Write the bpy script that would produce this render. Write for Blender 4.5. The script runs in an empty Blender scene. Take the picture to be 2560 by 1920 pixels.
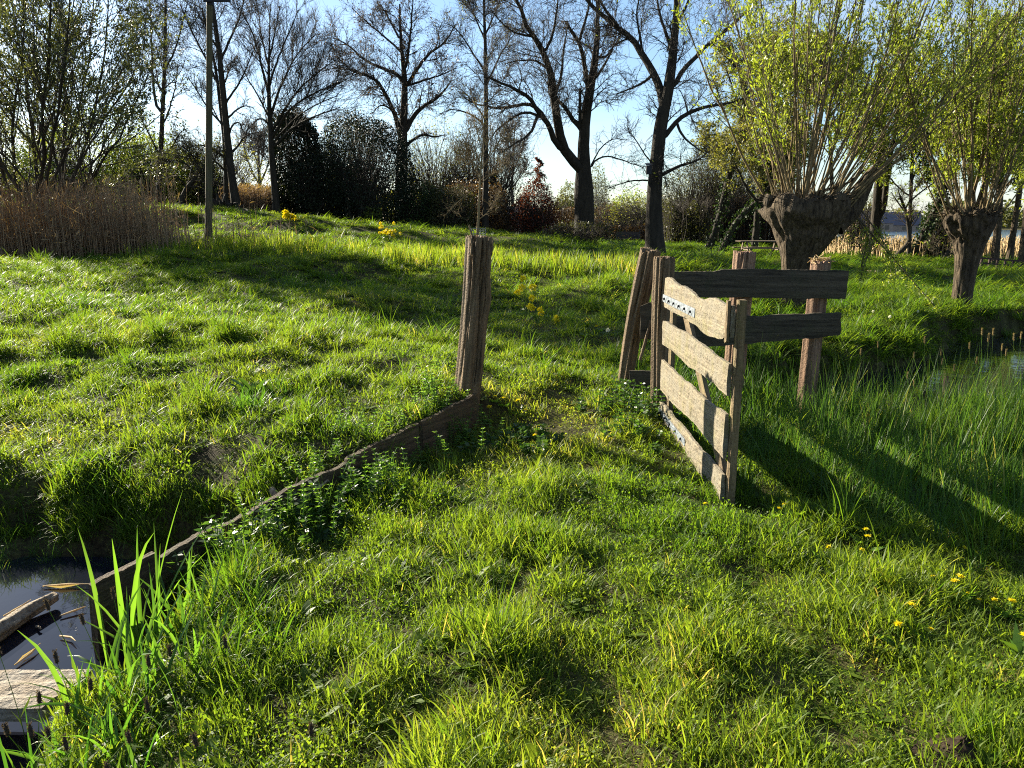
import bpy, math, random
import numpy as np
from mathutils import Vector, Matrix
rng = np.random.default_rng(11)
random.seed(11)
R = math.radians
sc = bpy.context.scene
COL = sc.collection

# ------------------------------------------------------------------ camera maths (photo 2560x1920)
F = 1923.0
PT = R(11.75)
CH = 1.6
cp_, sp_ = math.cos(PT), math.sin(PT)

def ray(px, py):
    u = (px - 1280) / F
    v = (960 - py) / F
    return np.array([u, cp_ + v * sp_, -sp_ + v * cp_])

def at(px, py, Y):
    d = ray(px, py)
    t = Y / d[1]
    return np.array([d[0] * t, Y, CH + d[2] * t])

def mpp(Y):
    return Y / F

def sstep(a, b, x):
    t = np.clip((x - a) / (b - a), 0, 1)
    return t * t * (3 - 2 * t)

# ------------------------------------------------------------------ terrain
_ctrl = [at(*c) for c in [
    (380, 515, 36), (640, 533, 36), (900, 556, 36), (1100, 574, 36), (1300, 594, 38), (1550, 612, 45), (1700, 626, 38),
    (1900, 645, 33), (2100, 655, 32), (2300, 668, 28), (2500, 688, 26), (200, 520, 34), (-100, 520, 34),
    (520, 575, 23), (100, 650, 18.5), (-150, 650, 18.5), (300, 650, 18.5), (450, 640, 19), (800, 605, 24), (1000, 620, 24),
    (1200, 640, 22), (1400, 655, 20), (1600, 680, 18), (2200, 740, 16), (2450, 745, 17), (1900, 715, 16.5), (2560, 760, 16.5)]]
_ctrl += [np.array(c) for c in [
    (0, 2, 0), (1, 3, 0), (2, 3, -.03), (-1, 3, -.02), (1.3, 6.5, 0), (3, 4, -.2), (3.6, 6, -.25), (2.2, 5, -.05), (0, 6, 0), (.5, 8, .05),
    (1.2, 4.3, -.05), (-3, 5.5, .0), (-5, 6, .0), (-3, 8, .2), (-6, 10, .3), (0, 10, .15), (3, 10, .05), (6, 13, .05), (0, 14, .3), (-6, 14, .45),
    (4, 14, .05), (9, 14, 0.05), (2.5, 2, -.05), (0, -5, 0), (-6, -5, 0), (6, -5, 0), (-1.5, 1.5, -.05), (4, 2, -.2), (8, 6, -.35), (10, 9, -.35), (5.5, 7.6, -.36), (7, 9, -.4), (4.2, 7.2, -.3),
    (-20, 50, 2.0), (-10, 55, 1.2), (0, 55, .3), (10, 60, 0), (25, 50, -.3), (40, 60, -.4), (40, 30, -.2), (20, 35, -.1), (-40, 60, 2), (-30, 30, 1.8), (-25, 15, .8),
    (0, 90, -.3), (60, 90, -.9), (30, 90, -.9), (100, 150, -1.3), (60, 200, -1.3), (0, 200, -.2), (-100, 150, .8), (100, 300, -1.3), (0, 400, .2), (200, 420, .4), (-200, 400, .6)]]
CT = np.array(_ctrl)
_cu = CT[:, 0] / (np.maximum(CT[:, 1], -2) + 3)
_cw = np.log(np.maximum(CT[:, 1], -2) + 3)

def waves(n, lmin, lmax, seed):
    g = np.random.default_rng(seed)
    lam = np.exp(g.uniform(math.log(lmin), math.log(lmax), n))
    th = g.uniform(0, 6.283, n)
    return np.stack([np.cos(th), np.sin(th)]) * (6.283 / lam), g.uniform(0, 6.283, n)
_W1 = waves(22, .45, 1.7, 1)
_W2 = waves(14, 2.0, 6.0, 2)
_W3 = waves(14, 1.2, 4.0, 3)
_W4 = waves(18, .3, .9, 4)
_W7 = waves(16, .8, 2.4, 7)
_W6 = waves(20, .16, .42, 6)
_W5 = waves(18, .9, 3.2, 5)

def field(x, y, W):
    k, ph = W
    s = np.zeros_like(x, dtype=float)
    for i in range(len(ph)):
        s += np.sin(k[0, i] * x + k[1, i] * y + ph[i])
    return s / math.sqrt(len(ph) / 2)

BA = np.array([-1.874, 3.157])       # near end of the timber edging
BB = np.array([-.29, 6.05])          # gatepost end
BL = np.linalg.norm(BB - BA)
BD = (BB - BA) / BL
BN = np.array([BD[1], -BD[0]])       # to the right of it

DITCH = np.array([(2.9, 8.1), (4.6, 9.1), (6.6, 10.7), (8.8, 12.2), (12, 13.6), (18, 15.5)])

def polydist(x, y, pl):
    d = np.full(np.shape(x), 1e9)
    for a, b in zip(pl[:-1], pl[1:]):
        ab = b - a
        t = np.clip(((x - a[0]) * ab[0] + (y - a[1]) * ab[1]) / (ab @ ab), 0, 1)
        d = np.minimum(d, np.hypot(x - a[0] - t * ab[0], y - a[1] - t * ab[1]))
    return d

def pond_sd(x, y):
    qx = x - (-1.86)
    qy = np.abs(y - 2.75) - .85
    qx2 = np.maximum(qx, 0)
    qy2 = np.maximum(qy, 0)
    return np.hypot(qx2, qy2) + np.minimum(np.maximum(qx, qy), 0) - .38 + .05 * field(x, y, _W4)

def hgt(x, y):
    x = np.asarray(x, float)
    y = np.asarray(y, float)
    u = x / (np.maximum(y, -2) + 3)
    w = np.log(np.maximum(y, -2) + 3)
    num = np.zeros_like(x)
    den = np.zeros_like(x) + 1e-12
    for i in range(len(CT)):
        g = np.exp(-((u - _cu[i]) ** 2 / .02 + (w - _cw[i]) ** 2 / .03)) + 1e-9 / (.05 + (u - _cu[i]) ** 2 + (w - _cw[i]) ** 2)
        num += g * CT[i, 2]
        den += g
    z = num / den
    near = 1 - sstep(9, 20, y)
    flat = 1 - .75 * np.exp(-((x - .5) ** 2 + (y - 5.6) ** 2) / .9)
    z = z + (.016 * field(x, y, _W1) + .016 * field(x, y, _W5) + .009 * field(x, y, _W4)) * near * flat * sstep(-3, 1.5, y)
    z = z + .07 * field(x, y, _W2) * sstep(7, 16, y) * (1 - sstep(60, 90, y))
    # the step held by the timber edging
    s = (x - BA[0]) * BN[0] + (y - BA[1]) * BN[1]
    t = ((x - BA[0]) * BD[0] + (y - BA[1]) * BD[1]) / BL
    wid = .03 + .5 * sstep(1.0, 1.5, t) + .3 * sstep(0, -.3, t)
    amt = (.03 + .22 * sstep(0, 1, t)) * (1 - sstep(1.1, 2.2, t)) * sstep(-.4, 0.05, t)
    z = z + amt / (1 + np.exp(np.clip((s + .03) / wid, -40, 40)))
    # pond and ditch
    pd = pond_sd(x, y) + 2 * sstep(.0, .12, s) * sstep(.04, .16, t)
    z = z - (.62 + np.maximum(z, 0) * .6) * (1 - sstep(-.22, np.where(y > 3.2, .95, .14), pd)) 
    rs = np.exp(-((s - .22) / .2) ** 2) * (1 - sstep(.04, .22, t)) * sstep(-.45, -.2, t)
    z = z - .4 * rs
    z = z - (.055 - .03 * np.exp(-((t - .35) / .2) ** 2)) * np.exp(-(np.maximum(s - .1, 0) / .33) ** 2) * sstep(-.03, .06, s) * sstep(.12, .3, t) * (1 - sstep(1.0, 1.15, t))
    dd = polydist(x, y, DITCH) + .1 * field(x, y, _W4) - .85 * sstep(5.8, 8.5, x)
    z = z - .72 * (1 - sstep(.55, 1.25, dd))
    return z

def gz(x, y):
    return float(hgt(np.array([x]), np.array([y]))[0])

def gp(px, py):
    """where the pixel's ray meets the ground"""
    d = ray(px, py)
    ts = np.concatenate([np.arange(2, 14, .03), np.arange(14, 70, .2)])
    P = d[None, :] * ts[:, None]
    z = hgt(P[:, 0], P[:, 1])
    hit = np.nonzero(CH + P[:, 2] < z)[0]
    i = hit[0] if len(hit) else len(ts) - 1
    return np.array([P[i, 0], P[i, 1], z[i]])

# ------------------------------------------------------------------ mesh helpers
class MB:
    def __init__(self):
        self.v = []
        self.f3 = []
        self.f4 = []
        self.c = []
        self.n = 0

    def add(self, v, f, c=None):
        v = np.asarray(v, float).reshape(-1, 3)
        f = np.asarray(f, int)
        self.v.append(v)
        self.c.append(np.full(len(v), .5) if c is None else np.broadcast_to(np.asarray(c, float), (len(v),)))
        if len(f):
            (self.f3 if f.shape[1] == 3 else self.f4).append(f + self.n)
        self.n += len(v)
        return self

    def more(self, f, base):
        f = np.asarray(f, int) + base
        (self.f3 if f.shape[1] == 3 else self.f4).append(f)

    def mesh(self, name, origin=(0, 0, 0), smooth=True):
        v = np.concatenate(self.v) - np.asarray(origin, float)
        c = np.concatenate(self.c)
        f3 = np.concatenate(self.f3) if self.f3 else np.zeros((0, 3), int)
        f4 = np.concatenate(self.f4) if self.f4 else np.zeros((0, 4), int)
        me = bpy.data.meshes.new(name)
        me.vertices.add(len(v))
        me.vertices.foreach_set('co', v.astype(np.float32).ravel())
        nl = f3.size + f4.size
        me.loops.add(nl)
        me.loops.foreach_set('vertex_index', np.concatenate([f3.ravel(), f4.ravel()]).astype(np.int32))
        npoly = len(f3) + len(f4)
        me.polygons.add(npoly)
        st = np.concatenate([np.arange(len(f3)) * 3, len(f3) * 3 + np.arange(len(f4)) * 4]).astype(np.int32)
        me.polygons.foreach_set('loop_start', st)
        me.update(calc_edges=True)
        me.validate()
        me.polygons.foreach_set('use_smooth', np.full(len(me.polygons), smooth))
        a = me.attributes.new('c', 'FLOAT', 'POINT')
        if len(a.data) == len(c):
            a.data.foreach_set('value', c.astype(np.float32))
        return me

WLOC = {}

def tag(o, label=None, cat=None, group=None, kind=None):
    if label: o['label'] = label
    if cat: o['category'] = cat
    if group: o['group'] = group
    if kind: o['kind'] = kind
    return o

def thing(name, label, cat, loc, group=None):
    o = bpy.data.objects.new(name, None)
    o.empty_display_size = .1
    COL.objects.link(o)
    o.location = Vector([float(k) for k in loc])
    WLOC[o] = np.array(loc, float)
    return tag(o, label, cat, group)

def obj(name, mb, mat, parent=None, origin=None, smooth=True, local=None):
    """mb in world coordinates (or, with local = a world matrix, in that frame)"""
    pl = WLOC[parent] if parent is not None else np.zeros(3)
    if local is not None:
        me = mb.mesh(name, smooth=smooth)
    else:
        if origin is None: origin = pl
        me = mb.mesh(name, origin, smooth)
    me.materials.append(mat)
    o = bpy.data.objects.new(name, me)
    COL.objects.link(o)
    if parent is not None:
        o.parent = parent
    if local is not None:
        m = local.copy()
        WLOC[o] = np.array(m.translation)
        m.translation = m.translation - Vector(pl)
        o.matrix_local = m
    else:
        o.location = Vector(np.asarray(origin, float) - pl)
        WLOC[o] = np.asarray(origin, float)
    return o

def copy_tree(o, parent=None):
    c = o.copy()
    COL.objects.link(c)
    c.parent = parent
    for ch in list(o.children):
        copy_tree(ch, c)
    return c

def frame(origin, xaxis, up=(0, 0, 1)):
    x = Vector(xaxis).normalized()
    u = Vector(up)
    y = u.cross(x).normalized()
    z = x.cross(y)
    m = Matrix((x, y, z)).transposed().to_4x4()
    m.translation = Vector(origin)
    return m

def frame_z(origin, zaxis, ref=(0, -1, 0)):
    z = Vector(zaxis).normalized()
    x = Vector(ref).cross(z)
    x = x.normalized() if x.length > 1e-4 else Vector((1, 0, 0))
    y = z.cross(x)
    m = Matrix((x, y, z)).transposed().to_4x4()
    m.translation = Vector(origin)
    return m

def norm(a):
    return a / np.maximum(np.linalg.norm(a, axis=-1, keepdims=True), 1e-9)

def tubes(mb, P, Rr, sides=5, c=.5):
    """P (N,n,3), Rr (N,n)"""
    P = np.asarray(P, float)
    Rr = np.asarray(Rr, float)
    N, n, _ = P.shape
    if N == 0: return
    T = np.gradient(P, axis=1)
    T = norm(T)
    mean = norm(P[:, -1] - P[:, 0])
    ref = np.where(np.abs(mean[:, 2:3]) < .7, np.array([[0, 0, 1.]]), np.array([[1., 0, 0]]))
    ref = np.broadcast_to(ref[:, None, :], P.shape)
    X = norm(np.cross(ref, T))
    Y = np.cross(T, X)
    a = np.arange(sides) * 2 * math.pi / sides
    V = P[:, :, None, :] + Rr[:, :, None, None] * (X[:, :, None, :] * np.cos(a)[None, None, :, None] + Y[:, :, None, :] * np.sin(a)[None, None, :, None])
    i = np.arange(n - 1)[:, None] * sides
    j = np.arange(sides)[None, :]
    j2 = (j + 1) % sides
    f = np.stack([i + j, i + j2, i + sides + j2, i + sides + j], -1).reshape(-1, 4)
    fs = (f[None] + (np.arange(N) * n * sides)[:, None, None]).reshape(-1, 4)
    cc = np.repeat(np.broadcast_to(np.asarray(c, float), (N,)), n * sides)
    mb.add(V.reshape(-1, 3), fs, cc)

def leaves(mb, P, size, asp=.35, g=rng, up=0.0, D=None, c=None):
    """diamond leaves at P (N,3); size scalar or (N,)"""
    N = len(P)
    if N == 0: return
    d = norm(g.normal(size=(N, 3)) + np.array([0, 0, up])) if D is None else norm(D + g.normal(size=(N, 3)) * .45)
    q = norm(np.cross(d, g.normal(size=(N, 3))))
    nn = np.cross(d, q)
    s = (np.broadcast_to(np.asarray(size, float), (N,)) * g.uniform(.65, 1.25, N))[:, None]
    a = P
    tip = P + d * s + nn * s * .12 * g.normal(size=(N, 1))
    m = P + d * s * .45
    l = m + q * s * asp * .5 + nn * s * .06
    r = m - q * s * asp * .5 + nn * s * .06
    V = np.stack([a, l, tip, r], 1).reshape(-1, 3)
    f = np.arange(N * 4).reshape(N, 4)
    cc = g.uniform(0, 1, N) if c is None else np.broadcast_to(c, (N,))
    mb.add(V, f, np.repeat(cc, 4))

def resample(pts, n):
    pts = np.asarray(pts, float)
    d = np.concatenate([[0], np.cumsum(np.linalg.norm(np.diff(pts[:, :3], axis=0), axis=1))])
    t = np.linspace(0, d[-1], n)
    return np.stack([np.interp(t, d, pts[:, k]) for k in range(pts.shape[1])], 1)

def smooth_poly(pts, n, it=2):
    p = np.asarray(pts, float)
    for _ in range(it):
        q = [p[0]]
        for a, b in zip(p[:-1], p[1:]):
            q += [a * .75 + b * .25, a * .25 + b * .75]
        q.append(p[-1])
        p = np.array(q)
    return resample(p, n)

def renum(P, n):
    k = np.linspace(0, P.shape[1] - 1.0001, n)
    i = k.astype(int)
    f = (k - i).reshape((1, n) + (1,) * (P.ndim - 2))
    return P[:, i] * (1 - f) + P[:, i + 1] * f

def spawn(P, Rr, M, f0=.25, ang=(35, 60), lf=(.4, .6), rf=.5, n=6, wob=.12, up=.05, rmin=.004, tip=.3, g=rng, bias=1.0, lmin=.1, gravity=0, taper=.35):
    """M children spread over the parents (N,n,3): vectorised branching"""
    N, m, _ = P.shape
    L = np.linalg.norm(np.diff(P, axis=1), axis=2).sum(1)
    idx = g.choice(N, M, p=L / L.sum())
    f = f0 + (1 - f0) * g.uniform(0, 1, M) ** bias
    k = np.clip(f * (m - 1), 0, m - 1.001)
    i = k.astype(int)
    fr = (k - i)[:, None]
    p0 = P[idx, i] * (1 - fr) + P[idx, i + 1] * fr
    r0 = Rr[idx, i] * (1 - fr[:, 0]) + Rr[idx, i + 1] * fr[:, 0]
    t = norm(P[idx, i + 1] - P[idx, i])
    per = norm(np.cross(t, g.normal(size=(M, 3))))
    a = np.radians(g.uniform(ang[0], ang[1], M))[:, None]
    d = np.cos(a) * t + np.sin(a) * per
    Lc = np.maximum(L[idx] * g.uniform(lf[0], lf[1], M) * (1 - taper * f), lmin)
    r = np.maximum(np.minimum(r0 * .9, r0 * rf * g.uniform(.7, 1.2, M)), rmin)
    out = np.zeros((M, n, 3))
    out[:, 0] = p0
    st = (Lc / (n - 1))[:, None]
    for j in range(1, n):
        d = norm(d + wob * g.normal(size=(M, 3)) + np.array([0, 0, up - gravity * j]))
        out[:, j] = out[:, j - 1] + d * st
    rr = np.maximum(r[:, None] * np.linspace(1, tip, n)[None, :], rmin * .6)
    return out, rr

# ------------------------------------------------------------------ materials
def newmat(name):
    m = bpy.data.materials.new(name)
    m.use_nodes = True
    nt = m.node_tree
    nt.nodes.clear()
    return m, nt, nt.nodes.new('ShaderNodeOutputMaterial')

def N(nt, typ, ins=None, **kw):
    n = nt.nodes.new(typ)
    for k, v in kw.items():
        setattr(n, k, v)
    for k, v in (ins or {}).items():
        if isinstance(v, bpy.types.NodeSocket):
            nt.links.new(v, n.inputs[k])
        else:
            n.inputs[k].default_value = v
    return n

def ramp(nt, fac, stops):
    r = nt.nodes.new('ShaderNodeValToRGB')
    e = r.color_ramp.elements
    while len(e) < len(stops): e.new(.5)
    for el, (p, c) in zip(e, stops):
        el.position = p
        el.color = (*c, 1)
    nt.links.new(fac, r.inputs[0])
    return r.outputs[0]

def leafmat(name, c0, c1, trans=.5, boost=1.8, rough=.45, spec=.35, instancer=False, straw=None, tr=1.05):
    """a thin leaf: reflects c0..c1, lets a brighter yellower light through"""
    m, nt, out = newmat(name)
    at_ = N(nt, 'ShaderNodeAttribute', attribute_name='c')
    f = at_.outputs['Fac']
    if instancer:
        ti = N(nt, 'ShaderNodeAttribute', attribute_name='tint', attribute_type='INSTANCER')
        f = N(nt, 'ShaderNodeMath', {0: f, 1: .5}, operation='MULTIPLY').outputs[0]
        f = N(nt, 'ShaderNodeMath', {0: f, 1: ti.outputs['Fac']}, operation='ADD').outputs[0]
    stops = [(0, c0), (.75 if straw else 1, c1)]
    if straw: stops += [(1.0, straw)]
    col = ramp(nt, f, stops)
    tc = N(nt, 'ShaderNodeMix', data_type='RGBA', blend_type='MULTIPLY')
    tc.inputs[0].default_value = 1.0
    nt.links.new(col, tc.inputs[6])
    tc.inputs[7].default_value = (boost * tr, boost, boost * .42, 1)
    b = N(nt, 'ShaderNodeBsdfPrincipled', {'Base Color': col, 'Roughness': rough, 'Specular IOR Level': spec})
    t = N(nt, 'ShaderNodeBsdfTranslucent', {'Color': tc.outputs[2]})
    mx = N(nt, 'ShaderNodeMixShader', {0: trans, 1: b.outputs[0], 2: t.outputs[0]})
    nt.links.new(mx.outputs[0], out.inputs[0])
    return m

def woodmat(name, light, dark, axis='Z', algae=None, sc_=1.0, bump=.5, rough=.85, mossamt=.5, grey=None):
    """weathered timber with grain along the local axis"""
    m, nt, out = newmat(name)
    tx = N(nt, 'ShaderNodeTexCoord')
    s = {'Z': (38, 38, 2.2), 'X': (2.2, 38, 38)}[axis]
    mp = N(nt, 'ShaderNodeMapping', {'Vector': tx.outputs['Object'], 'Scale': [k * sc_ for k in s]})
    oi = N(nt, 'ShaderNodeObjectInfo')
    ad = N(nt, 'ShaderNodeVectorMath', {0: mp.outputs[0]}, operation='ADD')
    sc3 = N(nt, 'ShaderNodeMath', {0: oi.outputs['Random'], 1: 37.0}, operation='MULTIPLY')
    nt.links.new(sc3.outputs[0], ad.inputs[1])
    n1 = N(nt, 'ShaderNodeTexNoise', {'Vector': ad.outputs[0], 'Scale': 1.0, 'Detail': 7, 'Roughness': .68, 'Distortion': .5})
    n2 = N(nt, 'ShaderNodeTexNoise', {'Vector': tx.outputs['Object'], 'Scale': 7.0, 'Detail': 5, 'Roughness': .65})
    n3 = N(nt, 'ShaderNodeTexNoise', {'Vector': tx.outputs['Object'], 'Scale': 60.0, 'Detail': 3, 'Roughness': .6})
    mid = tuple((a + b) / 2 for a, b in zip(light, dark))
    col = ramp(nt, n1.outputs[0], [(.3, dark), (.45, mid), (.62, light), (.8, tuple(min(1, k * 1.15) for k in light))])
    if grey:
        fg = ramp(nt, n2.outputs[0], [(.42, (0, 0, 0)), (.62, (1, 1, 1))])
        mg = N(nt, 'ShaderNodeMix', data_type='RGBA')
        nt.links.new(fg, mg.inputs[0]); nt.links.new(col, mg.inputs[6]); mg.inputs[7].default_value = (*grey, 1)
        col = mg.outputs[2]
    if algae:
        n4 = N(nt, 'ShaderNodeTexNoise', {'Vector': tx.outputs['Object'], 'Scale': 4.0, 'Detail': 6, 'Roughness': .7})
        fa = ramp(nt, n4.outputs[0], [(.5, (0, 0, 0)), (.68, (mossamt,) * 3)])
        ma = N(nt, 'ShaderNodeMix', data_type='RGBA')
        nt.links.new(fa, ma.inputs[0]); nt.links.new(col, ma.inputs[6]); ma.inputs[7].default_value = (*algae, 1)
        col = ma.outputs[2]
    # speckled lichen / fine pits
    fs = ramp(nt, n3.outputs[0], [(.3, (.55, .55, .55)), (.5, (1, 1, 1)), (.72, (1.0, 1.0, 1.0))])
    mm = N(nt, 'ShaderNodeMix', data_type='RGBA', blend_type='MULTIPLY')
    mm.inputs[0].default_value = .8
    nt.links.new(col, mm.inputs[6]); nt.links.new(fs, mm.inputs[7])
    h = N(nt, 'ShaderNodeMath', {0: n1.outputs[0], 1: n3.outputs[0]}, operation='ADD')
    bp = N(nt, 'ShaderNodeBump', {'Strength': bump, 'Distance': .012, 'Height': h.outputs[0]})
    b = N(nt, 'ShaderNodeBsdfPrincipled', {'Base Color': mm.outputs[2], 'Roughness': rough, 'Specular IOR Level': .25, 'Normal': bp.outputs[0]})
    nt.links.new(b.outputs[0], out.inputs[0])
    return m

def barkmat(name, light, dark, scale=6.0, bump=.8, moss=None, dist=.04):
    m, nt, out = newmat(name)
    tx = N(nt, 'ShaderNodeTexCoord')
    mp = N(nt, 'ShaderNodeMapping', {'Vector': tx.outputs['Object'], 'Scale': (scale, scale, scale * .22)})
    n1 = N(nt, 'ShaderNodeTexNoise', {'Vector': mp.outputs[0], 'Scale': 1.6, 'Detail': 8, 'Roughness': .7, 'Distortion': .9})
    v = N(nt, 'ShaderNodeTexVoronoi', {'Vector': mp.outputs[0], 'Scale': 1.5}, feature='DISTANCE_TO_EDGE')
    col = ramp(nt, n1.outputs[0], [(.32, dark), (.7, light)])
    if moss:
        n2 = N(nt, 'ShaderNodeTexNoise', {'Vector': tx.outputs['Object'], 'Scale': 1.3, 'Detail': 5})
        fa = ramp(nt, n2.outputs[0], [(.5, (0, 0, 0)), (.66, (.7, .7, .7))])
        ma = N(nt, 'ShaderNodeMix', data_type='RGBA')
        nt.links.new(fa, ma.inputs[0]); nt.links.new(col, ma.inputs[6]); ma.inputs[7].default_value = (*moss, 1)
        col = ma.outputs[2]
    h = N(nt, 'ShaderNodeMath', {0: n1.outputs[0], 1: v.outputs[0]}, operation='ADD')
    bp = N(nt, 'ShaderNodeBump', {'Strength': bump, 'Distance': dist, 'Height': h.outputs[0]})
    b = N(nt, 'ShaderNodeBsdfPrincipled', {'Base Color': col, 'Roughness': .9, 'Specular IOR Level': .2, 'Normal': bp.outputs[0]})
    nt.links.new(b.outputs[0], out.inputs[0])
    return m

def plain(name, c, rough=.7, spec=.3, metal=0, noise=.0, scale=20):
    m, nt, out = newmat(name)
    b = N(nt, 'ShaderNodeBsdfPrincipled', {'Base Color': (*c, 1), 'Roughness': rough, 'Specular IOR Level': spec, 'Metallic': metal})
    tx = N(nt, 'ShaderNodeTexCoord')
    n1 = N(nt, 'ShaderNodeTexNoise', {'Vector': tx.outputs['Object'], 'Scale': scale, 'Detail': 4})
    col = ramp(nt, n1.outputs[0], [(.3, tuple(k * (1 - noise) for k in c)), (.7, tuple(min(1, k * (1 + noise)) for k in c))])
    nt.links.new(col, b.inputs['Base Color'])
    nt.links.new(b.outputs[0], out.inputs[0])
    return m

def groundmat():
    m, nt, out = newmat('meadow_soil')
    tx = N(nt, 'ShaderNodeTexCoord')
    n1 = N(nt, 'ShaderNodeTexNoise', {'Vector': tx.outputs['Object'], 'Scale': 2.2, 'Detail': 8, 'Roughness': .7})
    n2 = N(nt, 'ShaderNodeTexNoise', {'Vector': tx.outputs['Object'], 'Scale': 40, 'Detail': 4, 'Roughness': .7})
    n3 = N(nt, 'ShaderNodeMath', {0: n1.outputs[0], 1: n2.outputs[0]}, operation='ADD')
    n4 = N(nt, 'ShaderNodeMath', {0: n3.outputs[0], 1: .5}, operation='MULTIPLY')
    col = ramp(nt, n4.outputs[0], [(.36, (.012, .009, .005)), (.46, (.035, .028, .014)), (.54, (.06, .06, .018)), (.66, (.16, .12, .065))])
    bp = N(nt, 'ShaderNodeBump', {'Strength': .7, 'Distance': .03, 'Height': n3.outputs[0]})
    b = N(nt, 'ShaderNodeBsdfPrincipled', {'Base Color': col, 'Roughness': .95, 'Specular IOR Level': .1, 'Normal': bp.outputs[0]})
    nt.links.new(b.outputs[0], out.inputs[0])
    return m

def watermat(name, c, rough=.03, bscale=9, bstr=.06):
    m, nt, out = newmat(name)
    tx = N(nt, 'ShaderNodeTexCoord')
    n1 = N(nt, 'ShaderNodeTexNoise', {'Vector': tx.outputs['Object'], 'Scale': bscale, 'Detail': 3})
    bp = N(nt, 'ShaderNodeBump', {'Strength': bstr, 'Distance': .02, 'Height': n1.outputs[0]})
    b = N(nt, 'ShaderNodeBsdfPrincipled', {'Base Color': (*c, 1), 'Roughness': rough, 'IOR': 1.33, 'Specular IOR Level': .5, 'Normal': bp.outputs[0]})
    nt.links.new(b.outputs[0], out.inputs[0])
    return m

M = {}
M['ground'] = groundmat()
M['grass'] = leafmat('grass_blade', (.036, .085, .008), (.115, .155, .018), .5, 2.55, .5, .18, True, (.27, .22, .075), 1.07)
M['tallgrass'] = leafmat('tall_grass_blade', (.022, .062, .012), (.055, .11, .02), .45, 2.1, .45, .22, True, (.2, .19, .06))
M['reed'] = leafmat('dry_reed', (.20, .125, .07), (.42, .29, .17), .25, 1.1, .75, .1)
M['palereed'] = leafmat('pale_reed', (.42, .30, .16), (.60, .45, .25), .25, 1.0, .7, .15)
M['willow_leaf'] = leafmat('willow_leaf', (.10, .145, .018), (.21, .245, .045), .5, 2.0, .4, .3)
M['sallow_leaf'] = leafmat('sallow_leaf', (.05, .065, .025), (.12, .13, .055), .4, 1.4, .4, .4)
M['holly_leaf'] = leafmat('holly_leaf', (.006, .012, .005), (.018, .028, .010), .10, 1.2, .6, .25)
M['olive_leaf'] = leafmat('olive_leaf', (.03, .04, .012), (.08, .08, .025), .35, 1.5, .45, .35)
M['spring_leaf'] = leafmat('spring_leaf', (.08, .13, .02), (.19, .22, .04), .5, 1.8, .45, .3)
M['ochre_leaf'] = leafmat('ochre_leaf', (.10, .115, .028), (.19, .185, .05), .45, 1.5, .5, .25)
M['beech_leaf'] = leafmat('copper_beech_leaf', (.045, .012, .008), (.13, .035, .018), .4, 1.5, .4, .35)
M['brown_leaf'] = leafmat('brown_leaf', (.05, .028, .014), (.12, .07, .03), .35, 1.3, .5, .3)
M['ivy'] = leafmat('ivy_leaf', (.012, .03, .008), (.04, .07, .015), .2, 1.4, .6, .25)
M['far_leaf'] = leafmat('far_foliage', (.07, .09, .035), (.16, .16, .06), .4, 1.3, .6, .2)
M['iris'] = leafmat('iris_leaf', (.03, .085, .012), (.075, .15, .02), .5, 2.2, .35, .45)
M['dock'] = leafmat('dock_leaf', (.06, .13, .02), (.11, .19, .03), .5, 2.2, .4, .4)
M['weed'] = leafmat('weed_leaf', (.02, .05, .012), (.05, .10, .02), .4, 2.0, .45, .35)
M['cleaver'] = leafmat('cleavers_leaf', (.06, .13, .02), (.11, .19, .035), .5, 2.1, .45, .35)
M['yellow'] = leafmat('yellow_petal', (.70, .56, .01), (.82, .70, .02), .3, 1.2, .5, .3)
M['white'] = leafmat('white_petal', (.7, .7, .66), (.82, .82, .8), .3, 1.0, .6, .3)
M['stem'] = leafmat('flower_stem', (.06, .11, .02), (.12, .18, .03), .4, 1.8, .5, .3)
M['seedhead'] = leafmat('seed_head', (.035, .025, .022), (.10, .075, .06), .25, 1.3, .8, .1)
M['paleseed'] = leafmat('pale_seed_head', (.16, .12, .065), (.32, .25, .13), .35, 1.3, .8, .1)
M['bark'] = barkmat('tree_bark', (.05, .04, .028), (.015, .012, .009), 5)
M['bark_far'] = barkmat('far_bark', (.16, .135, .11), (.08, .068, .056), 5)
M['willow_bark'] = barkmat('willow_bark', (.15, .11, .068), (.013, .0095, .007), 9, 1.0, dist=.09)
M['rod'] = barkmat('willow_rod', (.24, .18, .09), (.07, .05, .025), 12, .3)
M['twig'] = plain('twig_bark', (.052, .042, .032), .85, .2, noise=.4)
M['twig_light'] = plain('pale_twig', (.085, .066, .042), .85, .2, noise=.4)
M['sapling_bark'] = plain('sapling_bark', (.24, .17, .08), .8, .2, noise=.4, scale=30)
M['gate'] = woodmat('gate_plank', (.27, .22, .145), (.05, .038, .025), 'X', (.16, .145, .045), .9, 1.0, grey=(.19, .165, .12), mossamt=.6)
M['gate_stile'] = woodmat('gate_stile', (.21, .15, .08), (.04, .027, .014), 'Z', (.13, .12, .03), 1.0, .7, mossamt=.6)
M['rail'] = woodmat('fence_rail', (.085, .068, .045), (.016, .013, .009), 'X', (.05, .055, .025), 1.0, .7, mossamt=.5)
M['post'] = woodmat('old_post', (.20, .135, .075), (.028, .018, .011), 'Z', (.2, .165, .1), 1.0, 1.0, mossamt=.4)
M['post_red'] = woodmat('short_post', (.27, .165, .105), (.05, .028, .018), 'Z', (.34, .27, .17), 1.0, .8, mossamt=.3)
M['edge'] = woodmat('edging_board', (.105, .07, .038), (.016, .011, .007), 'X', (.05, .06, .02), 1.0, 1.0, mossamt=.5)
M['plank'] = woodmat('weathered_plank', (.32, .25, .175), (.07, .05, .034), 'X', None, .9, 1.0, grey=(.28, .245, .2))
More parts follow.
